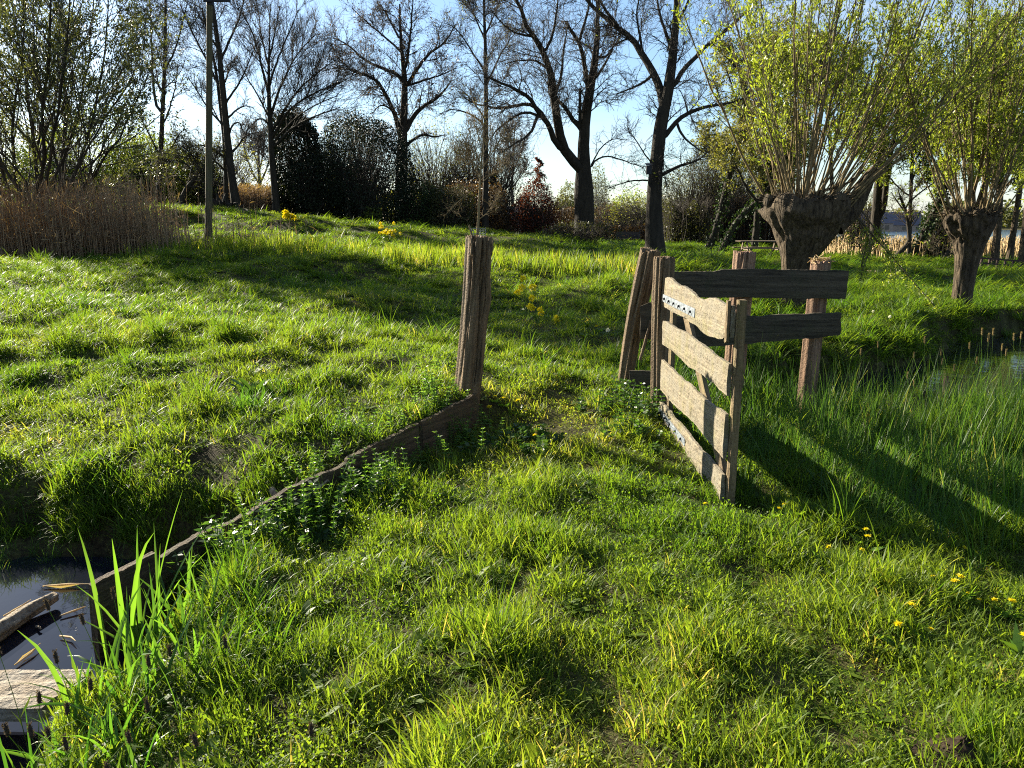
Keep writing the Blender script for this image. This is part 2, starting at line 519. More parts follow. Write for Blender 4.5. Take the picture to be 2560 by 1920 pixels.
M['log'] = woodmat('driftwood', (.32, .25, .17), (.05, .036, .024), 'Z', None, .8, 1.0)
M['pole'] = woodmat('tall_pole', (.12, .10, .055), (.03, .025, .015), 'Z', (.07, .075, .02), .6, .6, mossamt=.6)
M['zinc'] = plain('galvanised_steel', (.15, .17, .19), .62, .4, .3, .3, 30)
M['bolt'] = plain('black_bolt', (.015, .015, .018), .5, .4, .4)
M['bench'] = plain('bench_paint', (.03, .032, .04), .5, .4, .2)
M['table'] = woodmat('table_wood', (.20, .15, .10), (.06, .045, .03), 'X', None, .4, .4)
M['darkrail'] = plain('dark_rail', (.045, .022, .02), .7, .3)
M['pond'] = watermat('pond_water', (.008, .009, .014), .02, 6, .03)
M['ditch'] = watermat('ditch_water', (.012, .014, .014), .04, 5, .12)
M['lake'] = watermat('lake_water', (.05, .09, .15), .12, 1, .1)
M['soil'] = plain('dark_earth', (.028, .02, .013), .95, .1, noise=.6, scale=50)
M['wall'] = plain('house_wall', (.34, .25, .19), .9, .1, noise=.15)
M['roof'] = plain('house_roof', (.12, .11, .13), .8, .2, noise=.2)
M['glass'] = plain('house_glass', (.02, .025, .03), .1, .5)
M['path'] = plain('gravel_path', (.34, .27, .2), .95, .1, noise=.25, scale=8)

# ------------------------------------------------------------------ world, sun, camera
AZ, EL = R(48), R(23.5)      # sun: left of the view axis, behind the willow shrub
S = Vector((-math.sin(AZ) * math.cos(EL), math.cos(AZ) * math.cos(EL), math.sin(EL)))
w = bpy.data.worlds.new('World')
sc.world = w
w.use_nodes = True
nt = w.node_tree
nt.nodes.clear()
sky = N(nt, 'ShaderNodeTexSky', sky_type='NISHITA')
sky.sun_disc = False
sky.sun_elevation = EL
sky.sun_rotation = -AZ
sky.air_density = 1.0
sky.dust_density = .35
sky.ozone_density = 3.0
tc = N(nt, 'ShaderNodeTexCoord')
mp = N(nt, 'ShaderNodeMapping', {'Vector': tc.outputs['Generated'], 'Scale': (1.3, 1.3, 6.5)})
cn = N(nt, 'ShaderNodeTexNoise', {'Vector': mp.outputs[0], 'Scale': 2.1, 'Detail': 8, 'Roughness': .58, 'Distortion': .4})
cf = ramp(nt, cn.outputs[0], [(.5, (0, 0, 0)), (.76, (.7, .7, .7))])
mx = N(nt, 'ShaderNodeMix', data_type='RGBA')
nt.links.new(cf, mx.inputs[0])
nt.links.new(sky.outputs[0], mx.inputs[6])
mx.inputs[7].default_value = (5.0, 5.3, 5.8, 1)
bg = N(nt, 'ShaderNodeBackground', {'Color': mx.outputs[2], 'Strength': .05})
wo = N(nt, 'ShaderNodeOutputWorld')
nt.links.new(bg.outputs[0], wo.inputs[0])

ld = bpy.data.lights.new('sun', 'SUN')
ld.energy = 5.0
ld.angle = R(.53)
ld.color = (1.0, .92, .74)
lo = bpy.data.objects.new('sun', ld)
COL.objects.link(lo)
lo.location = S * 50
lo.rotation_euler = S.to_track_quat('Z', 'Y').to_euler()

cd = bpy.data.cameras.new('camera')
cd.sensor_fit = 'HORIZONTAL'
cd.angle = 2 * math.atan(1280 / F)
cd.clip_end = 3000
cd.clip_start = .05
co = bpy.data.objects.new('camera', cd)
COL.objects.link(co)
co.location = (0, 0, CH)
co.rotation_euler = (R(90) - PT, 0, 0)
sc.camera = co
sc.view_settings.view_transform = 'Standard'
sc.view_settings.look = 'None'
sc.view_settings.gamma = 1
sc.view_settings.exposure = 2.0
sc.cycles.max_bounces = 4
sc.cycles.diffuse_bounces = 2
sc.cycles.glossy_bounces = 3
sc.cycles.transmission_bounces = 4
sc.cycles.sample_clamp_indirect = 6
sc.cycles.use_denoising = False
sc.cycles.pixel_filter_type = 'BLACKMAN_HARRIS'
sc.cycles.filter_width = 1.1

# ------------------------------------------------------------------ ground, water
def axis(fine0, fine1, step, lo, hi, growth=1.12):
    a = list(np.arange(fine0, fine1 + 1e-6, step))
    s = step
    while a[-1] < hi:
        s *= growth
        a.append(a[-1] + s)
    b = []
    s = step
    x = fine0
    while x > lo:
        s *= growth
        x -= s
        b.append(x)
    return np.array(b[::-1] + a)
gx = axis(-4.2, 4.6, .06, -400, 420, 1.07)
gy = axis(1.2, 9.5, .06, -30, 900, 1.06)
XX, YY = np.meshgrid(gx, gy)
ZZ = hgt(XX, YY)
nx, ny = len(gx), len(gy)
ii = (np.arange(ny - 1)[:, None] * nx + np.arange(nx - 1)[None, :]).ravel()
mb = MB().add(np.stack([XX, YY, ZZ], -1).reshape(-1, 3), np.stack([ii, ii + 1, ii + nx + 1, ii + nx], 1))
tag(obj('ground', mb, M['ground']), kind='structure')

def sheet(name, poly, z, mat):
    p = np.array([(x, y, z) for x, y in poly])
    b = MB()
    cen = p.mean(0)
    n = len(p)
    b.add(np.vstack([p, cen]), [(i, (i + 1) % n, n) for i in range(n)])
    return tag(obj(name, b, mat), kind='structure')
WZ = -.33
sheet('pond_water', [(-1.2, 1.55), (-1.15, 2.6), (-1.2, 3.6), (-1.5, 4.15), (-2.2, 4.25), (-9, 4.3), (-9, 1.3), (-2, 1.3)], WZ, M['pond'])
sheet('ditch_water', [(2.6, 7.0), (4.9, 7.9), (9.2, 10.4), (18, 12.7), (18, 18.2), (11.8, 16.4), (8.0, 14.3), (5.2, 11.4), (2.4, 9.3)], -.42, M['ditch'])
sheet('lake', [(14, 105), (40, 88), (300, 80), (420, 300), (40, 330), (20, 200)], -.62, M['lake'])

# ------------------------------------------------------------------ grass (uncountable: stuff)
def tuft(name, nb, rad, L, W, lean, curve, mat, seed, segs=3, wtip=.15, spread=0.0):
    g = np.random.default_rng(seed)
    a = g.uniform(0, 6.283, nb)
    r = rad * np.sqrt(g.uniform(0, 1, nb))
    root = np.stack([r * np.cos(a), r * np.sin(a), np.full(nb, -.012)], 1)
    az = g.uniform(0, 6.283, nb)
    ln = g.uniform(L[0], L[1], nb)
    le = np.radians(np.abs(g.normal(0, lean, nb)) + 3)
    cu = np.radians(g.uniform(curve[0], curve[1], nb))
    wd = W * g.uniform(.6, 1.35, nb)
    side = np.stack([-np.sin(az), np.cos(az), np.zeros(nb)], 1)
    rot = g.uniform(-.9, .9, nb)
    hd = np.stack([np.cos(az), np.sin(az), np.zeros(nb)], 1)
    b = MB()
    pts = [root]
    p = root.copy()
    for k in range(segs):
        th = le + cu * (k + .5) / segs
        p = p + (ln / segs)[:, None] * (hd * np.sin(th)[:, None] + np.array([[0, 0, 1]]) * np.cos(th)[:, None])
        pts.append(p)
    s2 = side * np.cos(rot)[:, None] + hd * np.sin(rot)[:, None]
    V = []
    for k in range(segs):
        f = 1 - .55 * (k / segs) ** 1.5
        V += [pts[k] - s2 * (wd * f / 2)[:, None], pts[k] + s2 * (wd * f / 2)[:, None]]
    V.append(pts[segs])
    V = np.stack(V, 1)
    nv = 2 * segs + 1
    base = np.arange(nb) * nv
    for k in range(segs - 1):
        pass
    q = [[2 * k, 2 * k + 1, 2 * k + 3, 2 * k + 2] for k in range(segs - 1)]
    cc = np.repeat(g.uniform(0, 1, nb), nv)
    b.add(V.reshape(-1, 3), (base[:, None, None] + np.array(q)[None]).reshape(-1, 4), cc)
    b.more(base[:, None] + np.array([[2 * segs - 2, 2 * segs - 1, 2 * segs]]), 0)
    me = b.mesh(name)
    me.materials.append(mat)
    return bpy.data.objects.new(name, me)

def clover(name, nb, rad, mat, seed, lsz=.016):
    g = np.random.default_rng(seed)
    b = MB()
    a = g.uniform(0, 6.283, nb)
    r = rad * np.sqrt(g.uniform(0, 1, nb))
    P = np.stack([r * np.cos(a), r * np.sin(a), g.uniform(.012, .05, nb)], 1)
    D = np.stack([np.cos(a + 1), np.sin(a + 1), g.normal(0, .3, nb)], 1)
    leaves(b, P, lsz, .8, g, D=D)
    me = b.mesh(name)
    me.materials.append(mat)
    return bpy.data.objects.new(name, me)

def rosette(name, mat, seed, n=8):
    g = np.random.default_rng(seed)
    b = MB()
    for q in range(n):
        az = q * 2.4 + g.normal(0, .2)
        hd = np.array([math.cos(az), math.sin(az), 0]); sd = np.array([-math.sin(az), math.cos(az), 0])
        l = g.uniform(.04, .075); le = R(g.uniform(45, 80))
        p = np.array([0, 0, .004]); V = []
        for k in range(6):
            f = k / 5
            ww = l * .16 * (math.sin(min(1, f * .9 + .08) * math.pi) ** .8 + .05) * (1 + .3 * (k % 2))
            th = le + f * R(25)
            V += [p - sd * ww, p + sd * ww]
            p = p + l / 5 * (hd * math.sin(th) + np.array([0, 0, 1]) * math.cos(th))
        b.add(np.array(V), [(2 * k, 2 * k + 1, 2 * k + 3, 2 * k + 2) for k in range(5)], g.uniform(0, .6))
    me = b.mesh(name)
    me.materials.append(mat)
    return bpy.data.objects.new(name, me)

def scatter(name, P, rot, scl, idx, tint, protos, label, cat):
    me = bpy.data.meshes.new(name)
    me.vertices.add(len(P))
    me.vertices.foreach_set('co', P.astype(np.float32).ravel())
    for nm, ty, dat, key in (('rot', 'FLOAT_VECTOR', rot, 'vector'), ('scl', 'FLOAT_VECTOR', scl, 'vector'), ('idx', 'INT', idx, 'value'), ('tint', 'FLOAT', tint, 'value')):
        a = me.attributes.new(nm, ty, 'POINT')
        a.data.foreach_set(key, np.ascontiguousarray(dat.astype(np.int32 if ty == 'INT' else np.float32)).ravel())
    o = bpy.data.objects.new(name, me)
    COL.objects.link(o)
    tag(o, label, cat, kind='stuff')
    pc = bpy.data.collections.new(name + '_blades')
    for p in protos: pc.objects.link(p)
    ng = bpy.data.node_groups.new(name + '_scatter', 'GeometryNodeTree')
    ng.interface.new_socket('Geometry', in_out='INPUT', socket_type='NodeSocketGeometry')
    ng.interface.new_socket('Geometry', in_out='OUTPUT', socket_type='NodeSocketGeometry')
    gi = ng.nodes.new('NodeGroupInput')
    go = ng.nodes.new('NodeGroupOutput')
    ci = ng.nodes.new('GeometryNodeCollectionInfo')
    ci.inputs['Collection'].default_value = pc
    ci.inputs['Separate Children'].default_value = True
    ci.inputs['Reset Children'].default_value = True
    ip = ng.nodes.new('GeometryNodeInstanceOnPoints')
    ip.inputs['Pick Instance'].default_value = True
    def na(n, t):
        k = ng.nodes.new('GeometryNodeInputNamedAttribute')
        k.data_type = t
        k.inputs['Name'].default_value = n
        return k.outputs['Attribute']
    L = ng.links.new
    L(gi.outputs[0], ip.inputs['Points'])
    L(ci.outputs[0], ip.inputs['Instance'])
    L(na('idx', 'INT'), ip.inputs['Instance Index'])
    L(na('rot', 'FLOAT_VECTOR'), ip.inputs['Rotation'])
    L(na('scl', 'FLOAT_VECTOR'), ip.inputs['Scale'])
    L(ip.outputs[0], go.inputs[0])
    md = o.modifiers.new('scatter', 'NODES')
    md.node_group = ng
    return o

def band(y0, y1, dens, marg=.12, minhalf=1.2):
    """random ground points inside the widened view between two distances"""
    A = (y1 ** 2 - y0 ** 2) * (.68 + marg) + 2 * .4 * (y1 - y0)
    n = int(A * dens)
    y = np.sqrt(rng.uniform(y0 ** 2, y1 ** 2, n))
    x = rng.uniform(-1, 1, n) * (y * (.68 + marg) + .4)
    return x, y

GR = M['grass']
protos = [
    tuft('tuft_a_fine', 34, .07, (.025, .065), .0034, 32, (10, 60), GR, 1),
    tuft('tuft_b_fine', 34, .07, (.02, .055), .0036, 42, (10, 80), GR, 2),
    tuft('tuft_c_mixed', 24, .06, (.04, .10), .0048, 30, (20, 100), GR, 3),
    tuft('tuft_d_lush', 30, .055, (.06, .125), .0048, 28, (30, 110), GR, 4, 4),
    tuft('tuft_e_lush', 26, .06, (.05, .11), .0052, 34, (20, 100), GR, 5, 4),
    tuft('tuft_f_long', 22, .045, (.10, .2), .0055, 22, (30, 120), GR, 6, 4),
    clover('tuft_g_clover', 34, .07, GR, 7, .011),
    rosette('tuft_h_rosette', GR, 8),
]
px_, py_, si_, sc2_ = [], [], [], []
for (y0, y1, dens, sxy, sz) in ((1.3, 4.6, 860, 1.0, 1.1), (4.6, 9, 420, 1.25, 1.1), (9, 18, 120, 1.9, 1.1), (18, 50, 22, 3.6, 1.25)):
    x, y = band(y0, y1, dens)
    px_.append(x); py_.append(y)
    sc2_.append(np.stack([np.full(len(x), sxy), np.full(len(x), sxy), np.full(len(x), sz)], 1))
x = np.concatenate(px_); y = np.concatenate(py_); scl = np.concatenate(sc2_)
z = hgt(x, y)
pd = pond_sd(x, y)
dd = polydist(x, y, DITCH)
lush = field(x, y, _W3)
lush2 = field(x, y, _W1)
s_ = (x - BA[0]) * BN[0] + (y - BA[1]) * BN[1]
t_ = ((x - BA[0]) * BD[0] + (y - BA[1]) * BD[1]) / BL
keep = np.ones(len(x), bool)
keep &= ~((z < WZ + .05) & (x < -.9) & (y < 5))
keep &= ~((z < -.33) & (dd < 1.2))
keep &= ~((np.abs(s_) < .035) & (t_ > -.02) & (t_ < 1.02))
bare = np.exp(-(((x - .15) / .6) ** 2 + ((y - 6.0) / .75) ** 2)) * 1.0 + .25 * sstep(1.0, 1.7, field(x, y, _W7)) * (y < 9) + .55 * np.exp(-(((x + 1.0) / .7) ** 2 + ((y - 7.2) / 1.0) ** 2))
keep &= rng.uniform(0, 1, len(x)) > .68 * bare * (.5 + .5 * (field(x, y, _W4) > -.3))
keep &= y < 48
keep &= ~((s_ > 0) & (s_ < .45) & (t_ > -.05) & (t_ < 1.05) & (rng.uniform(0, 1, len(x)) < .1))
# behind the crest on the left nothing shows; lake side is reed
n = len(x)
bankside = np.exp(-np.maximum(pd - .1, 0) / .35) * (x < .2) * (y < 5.5)
pl = .5 * lush + .45 * lush2 + 1.1 * bankside + rng.normal(0, .45, n) - 2.2 * bare - .75 * (1 - sstep(3.2, 5.5, y)) * sstep(-1.2, -.5, x)
pl = pl + .5 * sstep(4.5, 8, y) * (np.abs(x - .3) > .8) + .9 * sstep(1.5, 2.4, x) * sstep(3.0, 5.5, y)
idx = np.zeros(n, int)
idx[:] = rng.integers(0, 3, n)
m1 = pl > .55
idx[m1] = rng.integers(3, 5, m1.sum())
idx[pl > 1.75] = 5
idx[(pl < -.6) & (rng.uniform(0, 1, n) < .16)] = 6
idx[rng.uniform(0, 1, n) < .03] = 7
idx[(pd < .2) & (y < 3.1) & (x < 0)] = 2
idx[(pd < .2) & (idx == 5) & (x > -1.9) & (y < 4)] = 3
rot = np.stack([rng.normal(0, .12, n), rng.normal(0, .12, n), rng.uniform(0, 6.283, n)], 1)
hm = np.clip(1 + .14 * lush2 + .26 * field(x, y, _W4) + .22 * field(x, y, _W6), .45, 1.9)
scl = scl * rng.uniform(.8, 1.25, n)[:, None]
scl[:, 2] *= hm
keep &= rng.uniform(0, 1, n) < np.clip(1.0 + .55 * field(x, y, _W6) + .35 * field(x, y, _W4), .5, 1)
tint = np.clip(.13 + .07 * field(x, y, _W2) + .07 * lush + .05 * rng.normal(size=n) - .12 * (pl > .8) + .25 * bare, -.1, .42)
straw = rng.uniform(0, 1, n) < .035
tint[straw] += .35
short = (s_ > 0) & (s_ < .5) & (t_ > -.05) & (t_ < 1.05)
idx[short & (idx < 3) & (rng.uniform(0, 1, n) < .5)] = 4
k = keep
scatter('meadow_grass', np.stack([x, y, z], 1)[k], rot[k], scl[k], idx[k], tint[k], protos, 'sunlit short meadow grass over the whole field and the foreground lawn', 'grass')

# taller sedge and grass: ditch side on the right, pond edge, mid field strip
TG = M['tallgrass']
tprot = [
    tuft('tall_a', 12, .08, (.26, .5), .0085, 13, (10, 70), TG, 21, 5),
    tuft('tall_b', 14, .09, (.2, .42), .0095, 20, (30, 130), TG, 22, 5),
    tuft('tall_c', 12, .06, (.4, .62), .0055, 7, (4, 30), TG, 23, 4),
]
tx_, ty_, ts_ = [], [], []
x, y = band(3.4, 9.0, 150)
d0 = polydist(x, y, DITCH)
p = sstep(1.45, 2.1, x) * sstep(-.5, .8, y - (5.6 - .75 * x)) 
p = np.where((x > 1.25) & (x < 1.8) & (y > 4.3) & (y < 6.6), np.maximum(p, .55), p)
kk = rng.uniform(0, 1, len(x)) < p * .85
tx_.append(x[kk]); ty_.append(y[kk]); ts_.append((.75 - .42 * sstep(2.6, 4.4, x))[kk] * rng.uniform(.5, 1.15, kk.sum()))
x, y = band(7, 14, 60)
d0 = polydist(x, y, DITCH)
kk = (d0 < 1.5) & (d0 > .35) & (x > 2)
tx_.append(x[kk]); ty_.append(y[kk]); ts_.append(np.where(x[kk] > 4, .32, .55))
x, y = band(1.3, 5, 160)
pdd = pond_sd(x, y)
kk = (pdd < .45) & (pdd > -.06) & (rng.uniform(0, 1, len(x)) < .3) & (y < 3.0) & (x < 0)
tx_.append(x[kk]); ty_.append(y[kk]); ts_.append(np.full(kk.sum(), .34))
s2 = (x - BA[0]) * BN[0] + (y - BA[1]) * BN[1]; t2 = ((x - BA[0]) * BD[0] + (y - BA[1]) * BD[1]) / BL
kk = (s2 > .06) & (s2 < .5) & (t2 > .02) & (t2 < 1.0) & (rng.uniform(0, 1, len(x)) < .42)
tx_.append(x[kk]); ty_.append(y[kk]); ts_.append(np.full(kk.sum(), .4) * rng.uniform(.5, 1.1, kk.sum()))
kk = (pdd < .35) & (pdd > -.04) & (y > 3.6) & (x < -1.4)
tx_.append(x[kk]); ty_.append(y[kk]); ts_.append(np.full(kk.sum(), .34))
x = np.concatenate(tx_); y = np.concatenate(ty_); ts = np.concatenate(ts_)
z = hgt(x, y)
n = len(x)
kk = (z > -.5) & ~((np.abs(x - 1.29) < .09) & (y < 6.6) & (y > 4.2))
ii = rng.integers(0, 3, n)
rot = np.stack([rng.normal(0, .1, n), rng.normal(0, .1, n), rng.uniform(0, 6.283, n)], 1)
sz = ts * rng.uniform(.7, 1.2, n)
scatter('tall_grass', np.stack([x, y, np.maximum(z, -.42)], 1)[kk], rot[kk], np.stack([sz * .9, sz * .9, sz], 1)[kk], ii[kk], np.clip(.12 + .13 * rng.normal(size=n) + .4 * (rng.uniform(0, 1, n) < .05), -.05, .7)[kk], tprot,
        'tall green ditch grass growing thick behind the open gate and at the water edges', 'tall grass')

# upright pale sedge stems over the right bank
x, y = band(3.6, 8.6, 26)
kk = (x > 2.0 + .35 * rng.normal(size=len(x))) & (y > 3.3 + .25 * (5 - x)) & (polydist(x, y, DITCH) > .5)
x = x[kk]; y = y[kk]; n = len(x); z = hgt(x, y)
sprot = [tuft('sedge_a', 7, .08, (.45, .85), .0055, 6, (2, 22), TG, 26, 5), tuft('sedge_b', 6, .09, (.4, .75), .007, 8, (5, 40), TG, 27, 5)]
rot = np.stack([rng.normal(0, .07, n), rng.normal(.06, .07, n), rng.uniform(0, 6.283, n)], 1)
sz = rng.uniform(.6, 1.05, n)
scatter('sedge', np.stack([x, y, np.maximum(z, -.42)], 1), rot, np.stack([sz, sz, sz], 1), rng.integers(0, 2, n), np.clip(.34 + .14 * rng.normal(size=n), 0, .7), sprot,
        'upright pale sedge stems standing along the ditch at the right', 'sedge')

# yellow-green young reed strip across the middle of the field
x, y = band(15, 22, 34)
cy = 19.3 - .11 * (x + 8) * (x > -8) 
kk = (np.abs(y - cy) < 1.0 + .4 * rng.normal(size=len(x))) & (x > -9) & (x < 3.0) & (rng.uniform(0, 1, len(x)) < .55)
x = x[kk]; y = y[kk]; n = len(x)
z = hgt(x, y)
yprot = [tuft('strip_a', 16, .12, (.28, .5), .013, 7, (3, 25), GR, 31, 3), tuft('strip_b', 14, .12, (.2, .4), .013, 9, (3, 30), GR, 32, 3)]
rot = np.stack([rng.normal(0, .05, n), rng.normal(0, .05, n), rng.uniform(0, 6.283, n)], 1)
sz = rng.uniform(.8, 1.2, n)
scatter('young_reeds', np.stack([x, y, z], 1), rot, np.stack([sz, sz, sz], 1), rng.integers(0, 2, n), np.clip(.3 + .12 * rng.normal(size=n), .05, .7), yprot,
        'thin strip of yellow-green young reeds crossing the middle of the field', 'reeds')

# brown dry reeds at the left
def reeds(name, x, y, hmin, hmax, mat, label, w=.008, plume=.3, leafn=1.0, hp=1.0):
    n = len(x)
    z = hgt(x, y)
    h = hmin + (hmax - hmin) * rng.uniform(0, 1, n) ** hp
    le = rng.normal(0, .07, (n, 2))
    P = np.zeros((n, 4, 3))
    for k, f in enumerate((0, .35, .7, 1)):
        P[:, k, 0] = x + le[:, 0] * h * f * f
        P[:, k, 1] = y + le[:, 1] * h * f * f
        P[:, k, 2] = z - .03 + h * f
    b = MB()
    c = rng.uniform(0, 1, n)
    tubes(b, P, np.broadcast_to(w * np.array([1, .9, .7, .35]), (n, 4)) * rng.uniform(.7, 1.2, (n, 1)), 3, c)
    m_ = int(n * leafn)
    j = rng.integers(0, n, m_)
    f = rng.uniform(.25, .9, m_)[:, None]
    lp = P[j, 0] * (1 - f) + P[j, 3] * f
    D = np.stack([rng.normal(0, .6, m_), rng.normal(0, .6, m_), rng.uniform(.2, 1.2, m_)], 1)
    leaves(b, lp, .36, .05, D=D)
    m_ = int(n * plume)
    j = rng.integers(0, n, m_)
    leaves(b, P[j, 3] - np.array([0, 0, .05]), .22, .18, D=np.stack([rng.normal(0, .3, m_) + .3, rng.normal(0, .3, m_), rng.uniform(.6, 1.2, m_)], 1))
    return tag(obj(name, b, mat), label, 'reeds', kind='stuff')
n = 7600
x = rng.uniform(-16.5, -8.6, n)
y = 19.0 + rng.uniform(0, 1, n) ** 1.1 * 5.2
kk = (x / y < -.455 - .02 * rng.normal(size=n)) 
x = x[kk]; y = y[kk]
reeds('dry_reeds', x, y, .6, 2.0, M['reed'], 'thick bed of brown dry reeds at the foot of the left willow shrub', .009, .06, .7, 1.7)
n = 420
x = rng.uniform(-9.2, -5.2, n); y = 19.1 + rng.uniform(-.4, 1.0, n)
kk = rng.uniform(0, 1, n) < np.exp(-(x + 9.2) / 1.2)
reeds('reed_fringe', x[kk], y[kk], .5, 1.3, M['reed'], 'sparse dry reed stalks trailing off right of the brown reed bed', .009, .1, .4)
n = 1300
x = rng.uniform(-14.3, -12.3, n); y = rng.uniform(38.5, 42, n)
reeds('reed_patch', x, y, .7, 1.5, M['reed'], 'pinkish dry reed patch between the tall bare trees behind the pole', .016, .9, .7)
n = 9000
x = rng.uniform(14, 60, n); y = rng.uniform(36, 62, n)
kk = (x / y > .36) & (x / y < .8)
reeds('reed_field', x[kk], y[kk], .5, 1.1, M['palereed'], 'golden reed field before the lake seen between the right trunks', .03, .8, .8)

# ------------------------------------------------------------------ trees
def limb3d(pts, Y, n=14, d0=0.0, d1=0.0, jit=.0, g=rng):
    p = np.array([[*at(px, py, Y)] for px, py in pts])
    p = smooth_poly(p, n, 2)
    s = np.linspace(0, 1, n)
    dep = d0 + (d1 - d0) * s
    # move along the view ray so that the limb keeps its own distance
    eye = np.array([0, 0, CH])
    p = eye + (p - eye) * ((Y + dep) / Y)[:, None]
    if jit:
        p[1:-1] += g.normal(0, jit, (n - 2, 3))
    return p

def traced_tree(name, label, Y, trunk, tw, limbs, n1=60, n2=350, n3=1500, group=None, bark=None, twig=None, leaf=None, nleaf=0,
                lsz=.12, l1=(.25, .5), l2=(.3, .6), l3=(.3, .6), up=.06, seed=1, f0=.35, rmin=.0055, ang=(30, 65), grav=0, wob=.14, depth=.55, cat='tree'):
    g = np.random.default_rng(seed)
    bark = bark or M['bark']
    twig = twig or M['twig']
    k = mpp(Y)
    tr = limb3d(trunk, Y, 16)
    b0 = tr[0].copy()
    b0[2] = min(b0[2], gz(b0[0], b0[1])) - .15
    root = thing(name, label, cat, (b0[0], b0[1], gz(b0[0], b0[1])), group)
    tr = np.vstack([b0, tr])
    rt = np.interp(np.linspace(0, 1, 17), np.linspace(0, 1, len(tw)), tw) * k / 2
    rt *= .78; rt[0] *= 1.35; rt[1] *= 1.15; rt[2] *= 1.04
    mt = MB()
    tr = smooth_poly(np.column_stack([tr, rt]), 30, 1)
    P0 = tr[:, :3] + np.concatenate([np.zeros((3, 3)), g.normal(0, .012 * tw[0] * k * 10 / 4, (27, 3)) * .3])
    tubes(mt, P0[None], tr[None, :, 3], 12)
    lib = [P0]
    arrs, rads = [], []
    for pts, w0, w1 in limbs:
        st = at(*pts[0], Y)
        allp = np.concatenate(lib)
        # start depth: where the carrying limb passes
        pr = (allp[:, 0] / allp[:, 1] - st[0] / st[1]) ** 2 + ((allp[:, 2] - CH) / allp[:, 1] - (st[2] - CH) / st[1]) ** 2
        j = pr.argmin()
        d0 = allp[j, 1] - Y
        Lm = np.linalg.norm(at(*pts[-1], Y) - st)
        d1 = d0 + g.choice([-1, 1]) * g.uniform(.2, 1) * depth * Lm
        p = limb3d(pts, Y, 14, d0, d1, .012 * Lm / 4, g)
        p[0] = allp[j]
        r = np.linspace(w0 * .82, w1 * .8, 14) * k / 2
        tubes(mt, p[None], r[None], 7)
        lib.append(p)
        arrs.append(p); rads.append(r)
    obj('trunk', mt, bark, root)
    mc = MB()
    A = np.array([resample(P0, 14)] + arrs)
    Ra = np.array([np.interp(np.linspace(0, 1, 14), np.linspace(0, 1, 30), tr[:, 3])] + rads)
    L1, R1 = spawn(A[1:] if len(arrs) > 2 else A, Ra[1:] if len(arrs) > 2 else Ra, n1, f0 if len(arrs) > 2 else .45, ang, l1, .42, 9, wob, up, rmin * 2, .35, g)
    T1, TR1 = spawn(A[:1], Ra[:1], max(4, n1 // 5), .45, ang, (.1, .25), .35, 8, wob, up, rmin * 2, .35, g)
    L1 = np.concatenate([renum(L1, 8), T1]); R1 = np.concatenate([renum(R1, 8), TR1])
    cap = 1.35 * k * g.uniform(.7, 1.4, (len(R1), 1))
    R1 = np.minimum(R1, cap * np.linspace(1, .4, 8)[None])
    tubes(mc, L1, R1, 5)
    base = np.concatenate([np.array([resample(p, 8) for p in A[1:]]), L1]) if len(arrs) else L1
    rb = np.concatenate([np.array([np.interp(np.linspace(0, 1, 8), np.linspace(0, 1, 14), r) for r in Ra[1:]]), R1]) if len(arrs) else R1
    L2, R2 = spawn(base, np.minimum(rb, 1.1 * k), int(n2 * 1.25), .25, ang, l2, .5, 6, wob * 1.2, up, rmin * 1.4, .4, g, lmin=.35)
    tubes(mc, L2, R2, 4)
    L3, R3 = spawn(np.concatenate([L2, np.array([resample(p, 6) for p in L1])]), np.concatenate([R2, R1[:, :6]]), int(n3 * 1.5), .2, ang, l3, .6, 5, wob * 1.3, up, rmin, .6, g, lmin=.3, gravity=grav)
    tubes(mc, L3, R3, 3)
    obj('branches', mc, twig, root)
    if nleaf:
        ml = MB()
        j = g.integers(0, len(L3), nleaf)
        f = g.integers(1, 5, nleaf)
        leaves(ml, L3[j, f] + g.normal(0, .05, (nleaf, 3)), lsz, .4, g)
        obj('foliage', ml, leaf, root)
    return root

BT = 'tall bare trees along the far side of the field'
traced_tree('bare_tree', 'thin straight bare tree left of the tall pole, beside the sallow willow', 37,
    [(397, 508), (400, 420), (404, 328), (409, 230), (412, 164), (414, 80), (414, 0), (412, -90)], (19, 16, 13, 11, 8, 5),
    [([(393, 287), (385, 220), (380, 164), (378, 80), (374, -20)], 9, 3), ([(404, 320), (425, 270), (440, 210), (446, 150)], 6, 2),
     ([(410, 180), (440, 120), (455, 60), (470, 0)], 6, 2), ([(402, 400), (430, 370), (450, 330), (470, 320)], 6, 2),
     ([(400, 390), (370, 330), (350, 290), (330, 270)], 6, 2), ([(411, 120), (385, 70), (365, 20)], 5, 2)],
    45, 260, 1500, BT, leaf=M['sallow_leaf'], nleaf=900, lsz=.16, seed=3, l1=(.2, .45))
traced_tree('bare_tree', 'bare tree leaning left just right of the tall pole', 36,
    [(592, 522), (584, 470), (575, 410), (568, 340), (563, 287), (555, 205), (549, 135), (537, 61), (528, -20), (520, -90)], (30, 23, 20, 17, 12, 6),
    [([(556, 235), (530, 175), (500, 120), (470, 60), (450, 10)], 8, 3), ([(550, 150), (575, 100), (600, 40), (615, -20)], 8, 3),
     ([(564, 300), (590, 275), (612, 262), (635, 270)], 7, 2), ([(570, 345), (580, 310), (600, 304), (606, 325)], 7, 3),
     ([(560, 260), (595, 215), (620, 160), (640, 110)], 7, 2), ([(545, 120), (515, 80), (490, 20)], 6, 2), ([(575, 385), (600, 360), (605, 345), (640, 330)], 8, 2),
     ([(565, 320), (530, 285), (500, 240), (470, 190)], 7, 2)],
    70, 420, 2200, BT, seed=4)
